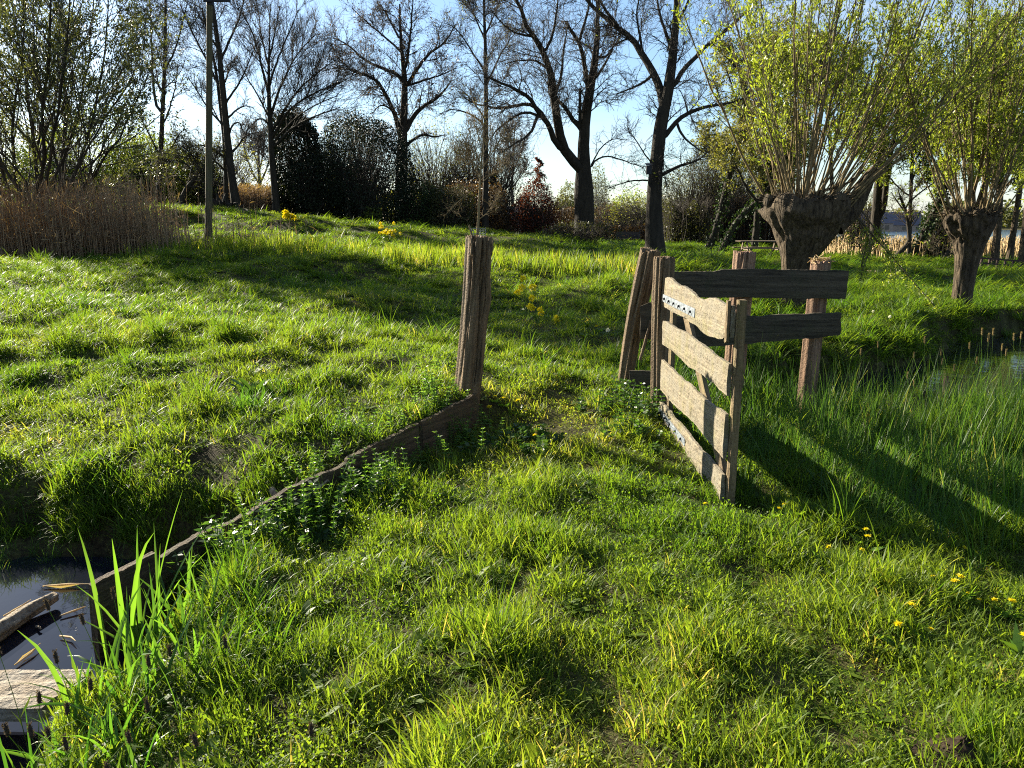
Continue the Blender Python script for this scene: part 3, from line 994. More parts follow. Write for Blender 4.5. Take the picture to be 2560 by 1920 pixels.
traced_tree('bare_tree', 'slim dark upright bare tree standing against the leaning one right of the pole', 37.5,
    [(566, 512), (565, 440), (562, 370), (556, 300), (548, 240), (540, 170), (520, 90), (505, 20)], (15, 13, 11, 8, 5),
    [([(562, 395), (535, 372), (500, 360), (460, 372)], 7, 2), ([(558, 320), (530, 270), (515, 220)], 5, 2), ([(548, 240), (570, 190), (580, 140)], 5, 2), ([(566, 430), (540, 405), (520, 385)], 8, 3)],
    30, 160, 800, BT, seed=5)
traced_tree('bare_tree', 'bare tree with a rounded fan shaped crown left of the dark evergreens', 38,
    [(692, 536), (686, 470), (680, 400), (676, 320), (672, 246), (672, 164), (674, 82), (676, 10)], (26, 21, 18, 15, 10, 5, 3),
    [([(682, 345), (715, 280), (770, 240), (850, 205)], 9, 2), ([(680, 330), (740, 225), (800, 180), (836, 150)], 9, 2),
     ([(688, 372), (712, 335), (760, 300), (850, 268)], 9, 2), ([(675, 290), (705, 205), (745, 130), (790, 85)], 9, 2),
     ([(672, 215), (700, 130), (728, 70), (745, 25)], 7, 2), ([(673, 240), (650, 150), (632, 80), (605, 30)], 9, 2),
     ([(672, 170), (655, 100), (648, 45), (640, 0)], 6, 2), ([(676, 320), (660, 296), (640, 298), (625, 320)], 6, 2),
     ([(674, 140), (690, 70), (700, 15)], 6, 2), ([(677, 300), (640, 230), (610, 180), (590, 140)], 6, 2), ([(680, 360), (740, 290), (800, 255), (845, 240)], 6, 2)],
    110, 700, 4200, BT, seed=6, up=.1, ang=(22, 48), l1=(.35, .6))
traced_tree('oak_tree', 'spreading bare oak rising behind the dark evergreen bushes', 41,
    [(1003, 560), (1003, 480), (1004, 430), (1005, 370), (1009, 300), (1012, 240), (1013, 197), (1005, 140), (1001, 80), (999, 10)], (42, 40, 36, 26, 18, 10, 4),
    [([(1003, 350), (988, 287), (972, 254), (954, 213), (923, 188), (880, 180), (840, 140)], 17, 3), ([(1011, 205), (988, 180), (956, 172), (911, 152), (870, 110), (835, 95)], 12, 3),
     ([(1008, 335), (1034, 287), (1062, 262), (1095, 246), (1130, 200)], 18, 3), ([(1014, 220), (1046, 164), (1079, 127), (1111, 111), (1140, 60)], 12, 3),
     ([(1006, 372), (1054, 332), (1083, 344), (1105, 338)], 11, 4), ([(1004, 455), (1030, 446), (1056, 453)], 9, 5), ([(1013, 180), (1025, 102), (1029, 41), (1033, -10)], 9, 3),
     ([(985, 280), (962, 262), (945, 265), (930, 285)], 7, 2), ([(1000, 100), (975, 50), (950, 10)], 7, 3), ([(1003, 130), (960, 90), (910, 50), (880, 20)], 7, 2),
     ([(1020, 215), (1060, 200), (1100, 190), (1140, 170)], 8, 2), ([(1004, 400), (960, 350), (930, 330)], 8, 3)],
    120, 800, 4200, BT, leaf=M['brown_leaf'], nleaf=2600, lsz=.13, seed=7, wob=.24, up=.05, l1=(.25, .5), cat='tree')
traced_tree('bare_tree', 'slender bare tree with faint yellow buds behind the young staked sapling', 39,
    [(1213, 570), (1214, 480), (1214, 369), (1216, 246), (1214, 164), (1212, 82), (1210, 0), (1208, -60)], (20, 17, 14, 10, 6),
    [([(1215, 215), (1240, 160), (1265, 110), (1300, 70)], 7, 2), ([(1214, 180), (1180, 130), (1150, 80), (1120, 60)], 7, 2), ([(1213, 100), (1190, 50), (1170, 0)], 6, 2),
     ([(1212, 90), (1235, 40), (1255, -10)], 6, 2), ([(1215, 300), (1180, 250), (1150, 220)], 6, 2), ([(1215, 320), (1190, 290), (1130, 270), (1100, 285)], 7, 2)],
    70, 420, 2400, BT, leaf=M['ochre_leaf'], nleaf=1100, lsz=.1, seed=8)
traced_tree('ash_tree', 'big forked bare ash splitting into two great limbs at the field edge', 33,
    [(1461, 600), (1461, 545), (1460, 490), (1459, 440), (1459, 400), (1459, 348), (1464, 287), (1474, 230), (1484, 176), (1493, 115), (1493, 41), (1500, -40)], (62, 60, 62, 38, 32, 28, 20, 13, 8),
    [([(1457, 432), (1439, 415), (1415, 383), (1398, 340), (1390, 295), (1386, 238), (1378, 184), (1361, 135), (1333, 90), (1308, 41), (1285, -10)], 33, 8),
     ([(1414, 382), (1386, 357), (1374, 311), (1345, 283), (1325, 242), (1292, 225), (1251, 205), (1210, 193)], 20, 4),
     ([(1366, 295), (1340, 268), (1316, 258), (1275, 268), (1239, 270), (1193, 262), (1160, 245)], 13, 3),
     ([(1360, 297), (1325, 279), (1295, 285), (1271, 303), (1240, 325), (1226, 352)], 9, 3),
     ([(1345, 285), (1335, 315), (1325, 336), (1284, 361), (1247, 385)], 10, 3),
     ([(1473, 235), (1464, 176), (1456, 135), (1447, 102), (1427, 78), (1415, 53)], 15, 9),
     ([(1448, 106), (1460, 61), (1472, 20), (1478, -30)], 9, 4),
     ([(1458, 330), (1445, 312), (1431, 299), (1415, 270), (1394, 250), (1385, 225)], 16, 8),
     ([(1449, 315), (1450, 285), (1450, 250), (1450, 221)], 10, 8),
     ([(1489, 140), (1513, 145), (1528, 125), (1545, 100)], 8, 3), ([(1484, 200), (1510, 165), (1534, 119), (1545, 60)], 9, 3),
     ([(1475, 425), (1488, 397), (1521, 389), (1570, 405), (1610, 420)], 6, 2), ([(1474, 420), (1500, 370), (1530, 345), (1560, 350)], 5, 2),
     ([(1386, 240), (1405, 190), (1408, 130), (1420, 60)], 10, 3), ([(1378, 184), (1345, 150), (1300, 150), (1262, 160)], 8, 2), ([(1361, 135), (1385, 80), (1392, 20), (1400, -30)], 9, 3),
     ([(1494, 80), (1484, 78), (1480, 75)], 8, 7), ([(1333, 90), (1290, 85), (1255, 60), (1225, 20)], 7, 2)],
    130, 700, 3600, BT, seed=9, wob=.2, up=.04, l1=(.15, .35))
ash2 = traced_tree('ash_tree', 'tall dark forked bare tree with a nest box, directly behind the gateposts', 28,
    [(1638, 632), (1636, 580), (1634, 533), (1638, 451), (1644, 369), (1656, 287), (1668, 240), (1676, 184), (1684, 123), (1691, 41), (1694, -60)], (64, 56, 48, 42, 40, 34, 26, 20, 14),
    [([(1662, 262), (1648, 217), (1632, 180), (1607, 139), (1579, 94), (1550, 74), (1505, 37), (1464, 0), (1440, -30)], 26, 9),
     ([(1550, 76), (1530, 45), (1513, 25), (1490, -20)], 12, 5), ([(1676, 228), (1705, 180), (1742, 135), (1791, 98), (1844, 49), (1889, 8), (1920, -30)], 16, 5),
     ([(1652, 355), (1670, 330), (1689, 303), (1717, 283), (1766, 266), (1832, 258), (1870, 240)], 17, 4),
     ([(1640, 445), (1665, 432), (1697, 414), (1740, 405), (1770, 380)], 13, 3), ([(1690, 302), (1705, 340), (1740, 370), (1765, 385)], 9, 3),
     ([(1634, 185), (1615, 203), (1579, 221), (1554, 230), (1529, 238)], 10, 2), ([(1682, 130), (1660, 70), (1645, 20), (1640, -40)], 12, 4),
     ([(1690, 60), (1715, 20), (1730, -30)], 10, 4), ([(1607, 139), (1600, 90), (1590, 40), (1600, -20)], 8, 3), ([(1636, 452), (1600, 450), (1560, 455), (1510, 475)], 6, 2),
     ([(1640, 420), (1610, 385), (1585, 340), (1560, 320)], 5, 2), ([(1579, 94), (1545, 105), (1520, 130)], 6, 2), ([(1720, 283), (1712, 250), (1700, 225)], 6, 2),
     ([(1660, 350), (1656, 400), (1662, 440), (1668, 470)], 5, 2)],
    110, 560, 2800, BT, leaf=M['willow_leaf'], nleaf=140, lsz=.12, seed=10, wob=.2, up=.04, l1=(.15, .35))
# nest box on its trunk
p = at(1622, 424, 27.55)
m = MB()
def box(mb, x0, x1, y0, y1, z0, z1, c=.5):
    v = [(x, y, z) for z in (z0, z1) for y in (y0, y1) for x in (x0, x1)]
    mb.add(v, [(0, 2, 3, 1), (4, 5, 7, 6), (0, 1, 5, 4), (2, 6, 7, 3), (0, 4, 6, 2), (1, 3, 7, 5)], c)
nb = thing('nest_box', 'small dark nest box fixed to the left side of the forked tree trunk', 'nest box', p)
box(m, p[0] - .09, p[0] + .09, p[1] - .09, p[1] + .09, p[2] - .16, p[2] + .13)
obj('box', m, M['bolt'], nb, smooth=False)
m = MB(); v0 = np.array([[-.12, -.13, .13], [.12, -.13, .13], [.12, .11, .2], [-.12, .11, .2], [-.12, -.13, .155], [.12, -.13, .155], [.12, .11, .225], [-.12, .11, .225]]) + p
m.add(v0, [(0, 3, 2, 1), (4, 5, 6, 7), (0, 1, 5, 4), (1, 2, 6, 5), (2, 3, 7, 6), (3, 0, 4, 7)])
obj('roof', m, M['bolt'], nb, smooth=False)

# leaning and upright trunks of the small wood on the right
WG = 'trunks of the little wood behind the pollards'
def wood_tree(label, Y, trunk, tw, seed, leaf='spring_leaf', nleaf=3500, limbs=None, ivy=0, lsz=.13, n=(50, 260, 1400), group=WG, name='tree', twig=None, bark=None):
    if limbs is None:
        g = np.random.default_rng(seed + 500)
        limbs = []
        m_ = len(trunk)
        for q in range(7):
            f = g.uniform(.45, .98)
            i = min(int(f * (m_ - 1)), m_ - 2)
            fr = f * (m_ - 1) - i
            a = np.array(trunk[i]) * (1 - fr) + np.array(trunk[i + 1]) * fr
            sx = g.choice([-1, 1]) * g.uniform(30, 110)
            limbs.append(([tuple(a), (a[0] + sx * .35, a[1] - g.uniform(20, 60)), (a[0] + sx, a[1] - g.uniform(60, 150))], tw[-1] * .9, 2))
    r = traced_tree(name, label, Y, trunk, tw, limbs, n[0], n[1], n[2], group, leaf=M[leaf], nleaf=int(nleaf * 2.4), lsz=lsz * 1.15, seed=seed, l1=(.3, .6), twig=twig or M['twig_light'], bark=bark, wob=.2)
    if ivy:
        g = np.random.default_rng(seed + 900)
        p = limb3d(trunk, Y, 30)
        f = g.uniform(0, .8, ivy)
        i = f * 28
        k = i.astype(int)
        q = p[k] * (1 - (i - k))[:, None] + p[k + 1] * (i - k)[:, None]
        d = norm(g.normal(size=(ivy, 3)))
        rr = tw[0] * mpp(Y) * .62 * g.uniform(.75, 1.35, ivy)
        mi = MB()
        leaves(mi, q + d * rr[:, None], .11, .8, g, D=d * .4 - np.array([0, 0, .5]))
        obj('ivy', mi, M['ivy'], r)
    return r
wood_tree('ivy-clad trunk leaning right, left one of the leaning pair behind the fence', 37, [(1766, 636), (1778, 605), (1791, 575), (1803, 523), (1813, 482), (1823, 437), (1840, 390), (1852, 330), (1862, 250), (1868, 180)], (24, 21, 18, 15, 10), 41, 'ochre_leaf', 4200, ivy=900)
wood_tree('strongly leaning ivy trunk, right one of the leaning pair behind the fence', 35, [(1798, 640), (1823, 585), (1844, 548), (1875, 519), (1900, 500), (1925, 470), (1945, 420), (1950, 340)], (20, 17, 14, 10), 42, 'ochre_leaf', 2800, ivy=700)
wood_tree('straight slim trunk just left of the big pollard, above the picnic table', 38, [(1885, 630), (1889, 590), (1893, 540), (1897, 480), (1905, 400), (1910, 300), (1905, 200)], (22, 19, 15, 10), 43, 'spring_leaf', 4500, ivy=300)
wood_tree('thick dark two-stemmed tree right of the big pollard', 38, [(2180, 646), (2184, 610), (2187, 586), (2191, 534), (2196, 472), (2204, 420), (2208, 330), (2200, 240), (2196, 160)], (34, 30, 27, 22, 14), 44, 'spring_leaf', 5500,
          limbs=[([(2195, 550), (2210, 520), (2216, 470), (2222, 410), (2240, 330), (2250, 230)], 20, 6), ([(2200, 440), (2170, 380), (2150, 320)], 10, 3), ([(2206, 400), (2250, 340), (2290, 300)], 10, 3), ([(2205, 330), (2160, 240), (2130, 190)], 9, 3), ([(2240, 330), (2280, 250), (2310, 190)], 8, 3)])
wood_tree('thin upright tree growing out of the fallen ivy stem left of the small pollard', 36, [(2272, 650), (2274, 600), (2275, 560), (2277, 482), (2280, 400), (2286, 300), (2290, 200)], (13, 11, 9, 6), 45, 'spring_leaf', 3800)
wood_tree('ivy-covered trunk leaning right beside the small pollard willow', 37, [(2283, 648), (2298, 615), (2308, 590), (2329, 545), (2349, 503), (2362, 470), (2370, 400), (2372, 320)], (26, 24, 22, 16, 8), 46, 'spring_leaf', 2600, ivy=1700)
wood_tree('slanting dead stub leaning right below the ivy tree', 35, [(2236, 646), (2250, 632), (2262, 618), (2276, 606)], (18, 16, 12), 47, 'spring_leaf', 40, limbs=[([(2262, 618), (2275, 600), (2270, 560), (2262, 520), (2250, 490)], 13, 7), ([(2262, 525), (2252, 500), (2245, 470)], 6, 2), ([(2262, 525), (2280, 490), (2290, 460)], 6, 2), ([(2262, 530), (2240, 500), (2228, 480)], 6, 2)], n=(16, 80, 300))
wood_tree('short black stump leaning right under the small pollard, in the shaded grass', 34, [(2352, 662), (2358, 650), (2366, 636), (2372, 626)], (17, 15, 11), 48, 'spring_leaf', 20, limbs=[([(2364, 640), (2385, 630), (2400, 632)], 5, 2), ([(2364, 640), (2345, 620), (2330, 610)], 4, 2), ([(2368, 634), (2380, 610), (2385, 580)], 4, 2)], n=(10, 40, 160), group='stubs in the little wood')
wood_tree('pale straight trunk right behind the small pollard willow', 33, [(2486, 660), (2489, 620), (2493, 590), (2496, 545), (2500, 480), (2502, 400), (2500, 300), (2495, 200)], (24, 22, 18, 13, 8), 49, 'spring_leaf', 5200, bark=M['willow_bark'])
wood_tree('slim pale tree tilted right near the right picture edge', 34, [(2522, 655), (2528, 620), (2532, 586), (2541, 534), (2550, 470), (2560, 380), (2566, 280), (2570, 200)], (20, 17, 14, 8), 50, 'spring_leaf', 5200, bark=M['willow_bark'])
wood_tree('pale trunk cut by the right picture edge, beside the dark rail fence', 28, [(2552, 678), (2556, 640), (2560, 600), (2566, 540), (2575, 460), (2580, 360), (2575, 250)], (22, 20, 16, 9), 51, 'spring_leaf', 4500, bark=M['willow_bark'])
wood_tree('slight young tree with yellow-green haze of leaves behind the right rods of the big pollard', 44, [(2085, 630), (2082, 560), (2080, 480), (2078, 390), (2070, 300), (2060, 220), (2050, 150)], (16, 13, 9, 5), 52, 'ochre_leaf', 6500)
wood_tree('ochre leaved tree hidden behind the rods of the big pollard', 46, [(1985, 625), (1980, 520), (1975, 420), (1970, 320), (1960, 200), (1950, 130)], (18, 15, 11, 6), 53, 'ochre_leaf', 6500)
wood_tree('green hazed tree standing far behind the small pollard crown', 46, [(2440, 640), (2435, 540), (2430, 440), (2425, 330), (2420, 230), (2418, 160)], (18, 15, 10, 6), 54, 'spring_leaf', 6500)

# distant pale trees and bushes
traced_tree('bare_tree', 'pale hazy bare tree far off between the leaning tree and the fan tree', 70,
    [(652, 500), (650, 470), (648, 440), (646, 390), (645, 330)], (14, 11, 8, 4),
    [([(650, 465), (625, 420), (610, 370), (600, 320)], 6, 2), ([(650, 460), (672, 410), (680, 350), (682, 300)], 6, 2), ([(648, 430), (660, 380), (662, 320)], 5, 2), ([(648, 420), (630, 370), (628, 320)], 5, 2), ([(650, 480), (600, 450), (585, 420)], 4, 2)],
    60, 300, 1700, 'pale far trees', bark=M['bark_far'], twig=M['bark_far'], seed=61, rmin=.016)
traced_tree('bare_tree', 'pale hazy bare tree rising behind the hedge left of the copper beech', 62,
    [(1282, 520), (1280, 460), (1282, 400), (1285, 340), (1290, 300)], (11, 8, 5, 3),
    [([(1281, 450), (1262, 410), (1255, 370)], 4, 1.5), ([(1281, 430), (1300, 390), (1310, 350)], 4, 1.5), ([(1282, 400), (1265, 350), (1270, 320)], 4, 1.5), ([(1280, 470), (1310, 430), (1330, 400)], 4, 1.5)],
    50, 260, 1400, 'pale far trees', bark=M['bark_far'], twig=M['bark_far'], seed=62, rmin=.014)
traced_tree('crooked_tree', 'low crooked bare tree bending right beside the foot of the tall pole', 36,
    [(448, 522), (456, 495), (466, 472), (480, 455), (498, 442), (515, 430)], (22, 18, 15, 12, 8),
    [([(470, 465), (490, 470), (505, 450), (515, 430), (530, 425)], 8, 3), ([(466, 470), (455, 450), (430, 440), (400, 442)], 5, 2), ([(470, 462), (480, 420), (490, 390)], 6, 2), ([(500, 440), (490, 400), (465, 370), (440, 360)], 8, 2),
     ([(510, 432), (540, 400), (545, 360)], 6, 2), ([(490, 445), (470, 410), (440, 400), (410, 405)], 5, 2)],
    60, 300, 1500, None, leaf=M['olive_leaf'], nleaf=1600, lsz=.12, seed=63, wob=.25)

# ------------------------------------------------------------------ bushes, hedges
def lump(dirs, seed, amp):
    g = np.random.default_rng(seed)
    c = norm(g.normal(size=(26, 3)))
    a = g.uniform(-.6, 1, 26)
    k = np.exp((dirs @ c.T - 1) * 9)
    return 1 + amp * (k * a).sum(1)

def bush(name, label, cen, rad, nleaf, lsz, leaf, seed, cat='bush', group=None, amp=.35, twigs=120, shell=.55, up=.2, zlow=-.85, parts=True, asp=.55, power=.45, stemr=.03):
    """foliage through a lumpy ellipsoid whose foot stands on the ground"""
    g = np.random.default_rng(seed)
    cx, cy = cen[0], cen[1]
    z0 = gz(cx, cy)
    root = thing(name, label, cat, (cx, cy, z0), group)
    cz = z0 + rad[2] * .82
    d = norm(g.normal(size=(nleaf, 3)))
    d = d[d[:, 2] > zlow]
    rr = (shell + (1 - shell) * g.uniform(0, 1, len(d)) ** power) * lump(d, seed, amp)
    p = np.array([cx, cy, cz]) + d * rr[:, None] * np.array(rad)
    # leaf clumps
    p += norm(np.round(p / .35) * 1.7 % 1 - .5) * .05 + g.normal(0, lsz * .6, p.shape)
    p = p[p[:, 2] > z0 + .02]
    mb = MB()
    leaves(mb, p, lsz, asp, g, up=up)
    # stems
    n = twigs
    dd_ = norm(g.normal(size=(n, 3)) * np.array([1, 1, .5]) + np.array([0, 0, .8]))
    end = np.array([cx, cy, cz]) + dd_ * (np.array(rad) * (.95 * lump(dd_, seed, amp) * g.uniform(.8, 1.12, n))[:, None])
    st = np.stack([cx + g.normal(0, rad[0] * .22, n), cy + g.normal(0, rad[1] * .22, n), np.full(n, z0 - .05)], 1)
    f = np.linspace(0, 1, 7)[None, :, None]
    P = st[:, None] * (1 - f) + end[:, None] * f
    P[:, 1:-1] += g.normal(0, .04 * max(rad), (n, 5, 3))
    ms = MB()
    Rr = stemr * np.linspace(1, .22, 7)[None] * g.uniform(.6, 1.2, (n, 1))
    tubes(ms, P, Rr, 4)
    L2, R2 = spawn(P, Rr, n * 7, .35, (25, 60), (.15, .3), .5, 5, .18, .06, .006, .5, g)
    tubes(ms, L2, R2, 3)
    obj('stems', ms, M['twig'], root)
    obj('foliage', mb, leaf, root)
    return root

def cen(px, Y): return (at(px, 560, Y)[0], Y)
bush('evergreen_bush', 'tall narrow black-green evergreen left of the big holly mass', cen(755, 41), (1.25, 1.2, 2.95), 16000, .15, M['holly_leaf'], 71, group='dark evergreens', amp=.3, power=.35)
bush('holly_bush', 'glossy holly at the front left of the dark evergreen mass', cen(812, 40), (1.75, 1.3, 1.75), 15000, .10, M['holly_leaf'], 72, group='dark evergreens', amp=.25)
bush('evergreen_bush', 'largest round dark evergreen bush below the oak crown', cen(925, 39.3), (2.45, 1.7, 2.8), 18000, .11, M['holly_leaf'], 73, group='dark evergreens', amp=.22)
bush('ivy_bush', 'brownish topped bush crowning the dark evergreen mass', cen(880, 43.5), (2.1, 1.6, 3.25), 8000, .11, M['olive_leaf'], 74, group='dark evergreens', amp=.25, twigs=200)
bush('shrub', 'low dark green shrub right of the big evergreen at the oak foot', cen(1045, 40), (1.7, 1.2, 1.25), 7000, .10, M['ivy'], 75, group='shrubs along the hedge')
bush('shrub', 'light green bushy shrub in front of the hedge left of the sapling', cen(1125, 39.5), (1.2, 1.0, 1.2), 5000, .10, M['olive_leaf'], 76, group='shrubs along the hedge')
bush('shrub', 'fuzzy yellow-olive thicket between the oak and the sapling', cen(1090, 46), (2.6, 1.8, 3.1), 5000, .11, M['ochre_leaf'], 77, group='shrubs along the hedge', twigs=260, stemr=.035)
bush('shrub', 'grey-olive bare thicket behind the sapling crown', cen(1210, 45), (2.4, 1.8, 3.2), 3800, .10, M['olive_leaf'], 78, group='shrubs along the hedge', twigs=300, stemr=.035)
bush('shrub', 'small bright shrub at the foot of the dark holly', cen(936, 38.2), (.42, .4, .38), 700, .09, M['spring_leaf'], 79, group='shrubs along the hedge', twigs=20)
bush('shrub', 'dark reddish shrub right behind the sapling foot', cen(1185, 41), (1.9, 1.2, 1.45), 8000, .10, M['brown_leaf'], 80, group='shrubs along the hedge')
bush('copper_beech', 'dark red copper beech with a thin pointed top in front of the hedge', cen(1340, 40), (1.1, 1.0, 1.55), 6500, .10, M['beech_leaf'], 81, 'shrub', amp=.6, twigs=130, shell=.35)
p = cen(1346, 40)
q = np.array([p[0], p[1], gz(*p) + 3.0])
# its pointed leader
for o in list(COL.objects):
    if o.get('label', '').startswith('dark red copper beech'):
        beech = o
g = np.random.default_rng(82)
t = g.uniform(0, 1, 900) ** .8
mb = MB(); leaves(mb, q + np.stack([g.normal(0, .2, 900) * (1.1 - t) + .12 * np.sin(t * 17), g.normal(0, .2, 900) * (1.15 - t), t * 1.6 - .6], 1), .11, .55, g)
obj('leader', mb, M['beech_leaf'], beech)
def hedge(label, px0, px1, Y0, Y1, h, leaf, seed, n, thick=.7, lsz=.09, twigs=220):
    g = np.random.default_rng(seed)
    a = at(px0, 560, Y0); b = at(px1, 560, Y1)
    c0 = (a + b) / 2
    root = thing('hedge', label, 'hedge', (c0[0], c0[1], gz(c0[0], c0[1])), 'hedges behind the field')
    t = g.uniform(0, 1, n)
    x = a[0] + (b[0] - a[0]) * t + g.normal(0, .05, n); y = a[1] + (b[1] - a[1]) * t
    topn = 1 + .12 * field(x, y, _W3) + .05 * field(x, y, _W4)
    z = g.uniform(0, 1, n) ** .8
    y = y + thick * g.uniform(-1, 1, n) * np.sqrt(np.clip(1.05 - z ** 3, 0, 1))
    zz = hgt(x, y) + z * h * topn
    mb = MB(); leaves(mb, np.stack([x, y, zz], 1), lsz, .6, g)
    obj('foliage', mb, leaf, root)
    m_ = twigs
    t = g.uniform(0, 1, m_)
    x = a[0] + (b[0] - a[0]) * t; y = a[1] + (b[1] - a[1]) * t + g.normal(0, thick * .4, m_)
    z0 = hgt(x, y)
    P = np.zeros((m_, 6, 3))
    f = np.linspace(0, 1, 6)
    hx = h * g.uniform(.8, 1.25, m_)
    P[:, :, 0] = x[:, None] + np.cumsum(g.normal(0, .07, (m_, 6)), 1)
    P[:, :, 1] = y[:, None] + np.cumsum(g.normal(0, .07, (m_, 6)), 1)
    P[:, :, 2] = z0[:, None] - .05 + hx[:, None] * f[None]
    ms = MB(); Rr = np.broadcast_to(.022 * np.linspace(1, .25, 6), (m_, 6))
    tubes(ms, P, Rr, 4)
    L2, R2 = spawn(P, Rr, m_ * 7, .3, (25, 60), (.2, .4), .5, 5, .18, .08, .006, .5, g)
    tubes(ms, L2, R2, 3)
    obj('stems', ms, M['twig'], root)
hedge('dark brown hedge from the sapling to the forked ash', 1225, 1470, 43, 46, 1.75, M['brown_leaf'], 83, 15000)
hedge('dark hedge behind the park bench, between the two big forked trees', 1465, 1720, 57, 52, 1.5, M['brown_leaf'], 84, 11000, 1.0, .11)
hedge('blackish hedge left of the leaning ivy trunks', 1660, 1770, 47, 45, 2.1, M['olive_leaf'], 85, 7000, .9, .1)
hedge('reddish brown twig hedge behind the picnic table', 1770, 1960, 47, 46, 2.6, M['brown_leaf'], 86, 6500, .8, .1, 420)
bush('shrub', 'spiny low weeds sprouting round the foot of the forked ash', cen(1452, 31.6), (1.5, .5, .45), 1500, .08, M['olive_leaf'], 87, group='shrubs along the hedge', twigs=90, stemr=.012)
bush('shrub', 'reddish twiggy bush beyond the bench', cen(1530, 62), (1.6, 1.3, 1.75), 1800, .11, M['brown_leaf'], 88, group='shrubs along the hedge', twigs=220)
bush('shrub', 'tan twiggy thicket left of the nest box tree trunk, behind the bench', cen(1620, 60), (3.0, 1.6, 2.0), 3000, .11, M['ochre_leaf'], 89, group='shrubs along the hedge', twigs=320)
bush('tree', 'rounded bright lime green tree far behind the bench', cen(1568, 78), (2.6, 2.2, 2.35), 8000, .2, M['spring_leaf'], 90, 'tree', 'far leafy trees', zlow=-.95)
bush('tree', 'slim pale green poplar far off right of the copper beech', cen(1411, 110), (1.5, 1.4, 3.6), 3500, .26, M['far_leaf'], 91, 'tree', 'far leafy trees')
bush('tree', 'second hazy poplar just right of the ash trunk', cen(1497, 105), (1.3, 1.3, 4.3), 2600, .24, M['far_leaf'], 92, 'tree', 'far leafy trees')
bush('shrub', 'dense green thicket right of the nest box tree', cen(1735, 49), (2.5, 1.6, 2.7), 7000, .11, M['olive_leaf'], 93, group='shrubs along the hedge', twigs=300)
bush('shrub', 'ochre green thicket behind the leaning ivy trunks', cen(1830, 50), (2.9, 1.8, 3.6), 7000, .12, M['ochre_leaf'], 94, group='shrubs along the hedge', twigs=340)
bush('shrub', 'dark rounded shrub between the ivy tree and the small pollard', cen(2352, 38), (1.05, .9, 1.5), 3200, .1, M['olive_leaf'], 95, group='shrubs in the little wood', twigs=140)
bush('shrub', 'thin brown shrub beside the two-stemmed tree', cen(2140, 40), (1.2, 1.0, 1.5), 1800, .1, M['olive_leaf'], 96, group='shrubs in the little wood', twigs=150)
bush('shrub', 'light green willow scrub left of the tall pole', cen(440, 47), (3.0, 2, 2.1), 8000, .15, M['spring_leaf'], 97, group='green scrub beyond the left field', twigs=220)
bush('shrub', 'light green scrub behind the thin bare tree', cen(365, 44), (2.2, 2, 2.3), 6000, .15, M['spring_leaf'], 98, group='green scrub beyond the left field', twigs=200)
bush('shrub', 'olive scrub between the pole and the leaning tree', cen(530, 46), (2.4, 1.8, 2.3), 4500, .13, M['ochre_leaf'], 99, group='green scrub beyond the left field', twigs=260)
bush('shrub', 'green scrub glimpsed through the stems of the sallow willow', cen(200, 44), (3.4, 2, 2.6), 8000, .15, M['spring_leaf'], 100, group='green scrub beyond the left field', twigs=200)
bush('shrub', 'yellowish scrub at the left picture edge behind the reeds', cen(60, 46), (3.4, 2, 2.8), 7000, .15, M['ochre_leaf'], 101, group='green scrub beyond the left field', twigs=200)
bush('shrub', 'low green scrub far off behind the pale bare tree', cen(640, 62), (3.4, 2.0, 1.6), 4500, .17, M['far_leaf'], 102, group='green scrub beyond the left field', twigs=120)

# far wooded horizon: one mass
def woodland(name, label, x0, x1, y0, y1, h, n, seed, lsz=1.6):
    g = np.random.default_rng(seed)
    t = g.uniform(0, 1, n)
    x = x0 + (x1 - x0) * t
    y = y0 + (y1 - y0) * t + g.uniform(-12, 12, n)
    top = h * (1 + .3 * np.sin(x * .11 + seed) + .25 * np.sin(x * .31) + .15 * np.sin(x * .83))
    z = hgt(x, y) + g.uniform(0, 1, n) ** .7 * top
    mb = MB(); leaves(mb, np.stack([x, y, z], 1), lsz, .7, g)
    tag(obj(name, mb, M['far_leaf']), label, 'woodland', kind='stuff')
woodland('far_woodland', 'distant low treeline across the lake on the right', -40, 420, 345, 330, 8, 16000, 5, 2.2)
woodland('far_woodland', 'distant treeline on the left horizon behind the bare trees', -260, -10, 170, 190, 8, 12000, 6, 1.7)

# ------------------------------------------------------------------ sallow willow at the left
def rods_bush(name, label, stems, n1, n2, n3, nleaf, lsz, leaf, seed, cat, twig, up=.04, wob=.1):
    g = np.random.default_rng(seed)
    P = np.array([s[0] for s in stems]); Rr = np.array([s[1] for s in stems])
    base = P[:, 0].mean(0)
    root = thing(name, label, cat, (base[0], base[1], gz(base[0], base[1])))
    ms = MB(); tubes(ms, P, Rr, 7)
    obj('stems', ms, M['bark'], root)
    L1, R1 = spawn(P, Rr, n1, .22, (20, 45), (.35, .6), .55, 8, wob, up, .012, .35, g)
    L2, R2 = spawn(np.concatenate([renum(P, 8), L1]), np.concatenate([renum(Rr, 8), R1]), n2, .3, (20, 50), (.2, .4), .5, 8, wob, up, .008, .4, g)
    L3, R3 = spawn(np.concatenate([L1, L2]), np.concatenate([R1, R2]), n3, .25, (25, 55), (.2, .4), .6, 8, wob, up, .006, .5, g, lmin=.3)
    mc = MB(); tubes(mc, L1, R1, 5); tubes(mc, L2, R2, 4); tubes(mc, L3, R3, 3)
    obj('branches', mc, twig, root)
    Q = np.concatenate([L2, L3, L3])
    j = g.integers(0, len(Q), nleaf)
    f = g.integers(2, 8, nleaf)
    mb = MB()
    dirs = norm(Q[j, -1] - Q[j, 0])
    leaves(mb, Q[j, f] + g.normal(0, .04, (nleaf, 3)), lsz, .42, g, D=dirs)
    obj('foliage', mb, leaf, root)
    return root
stems = []
g = np.random.default_rng(121)
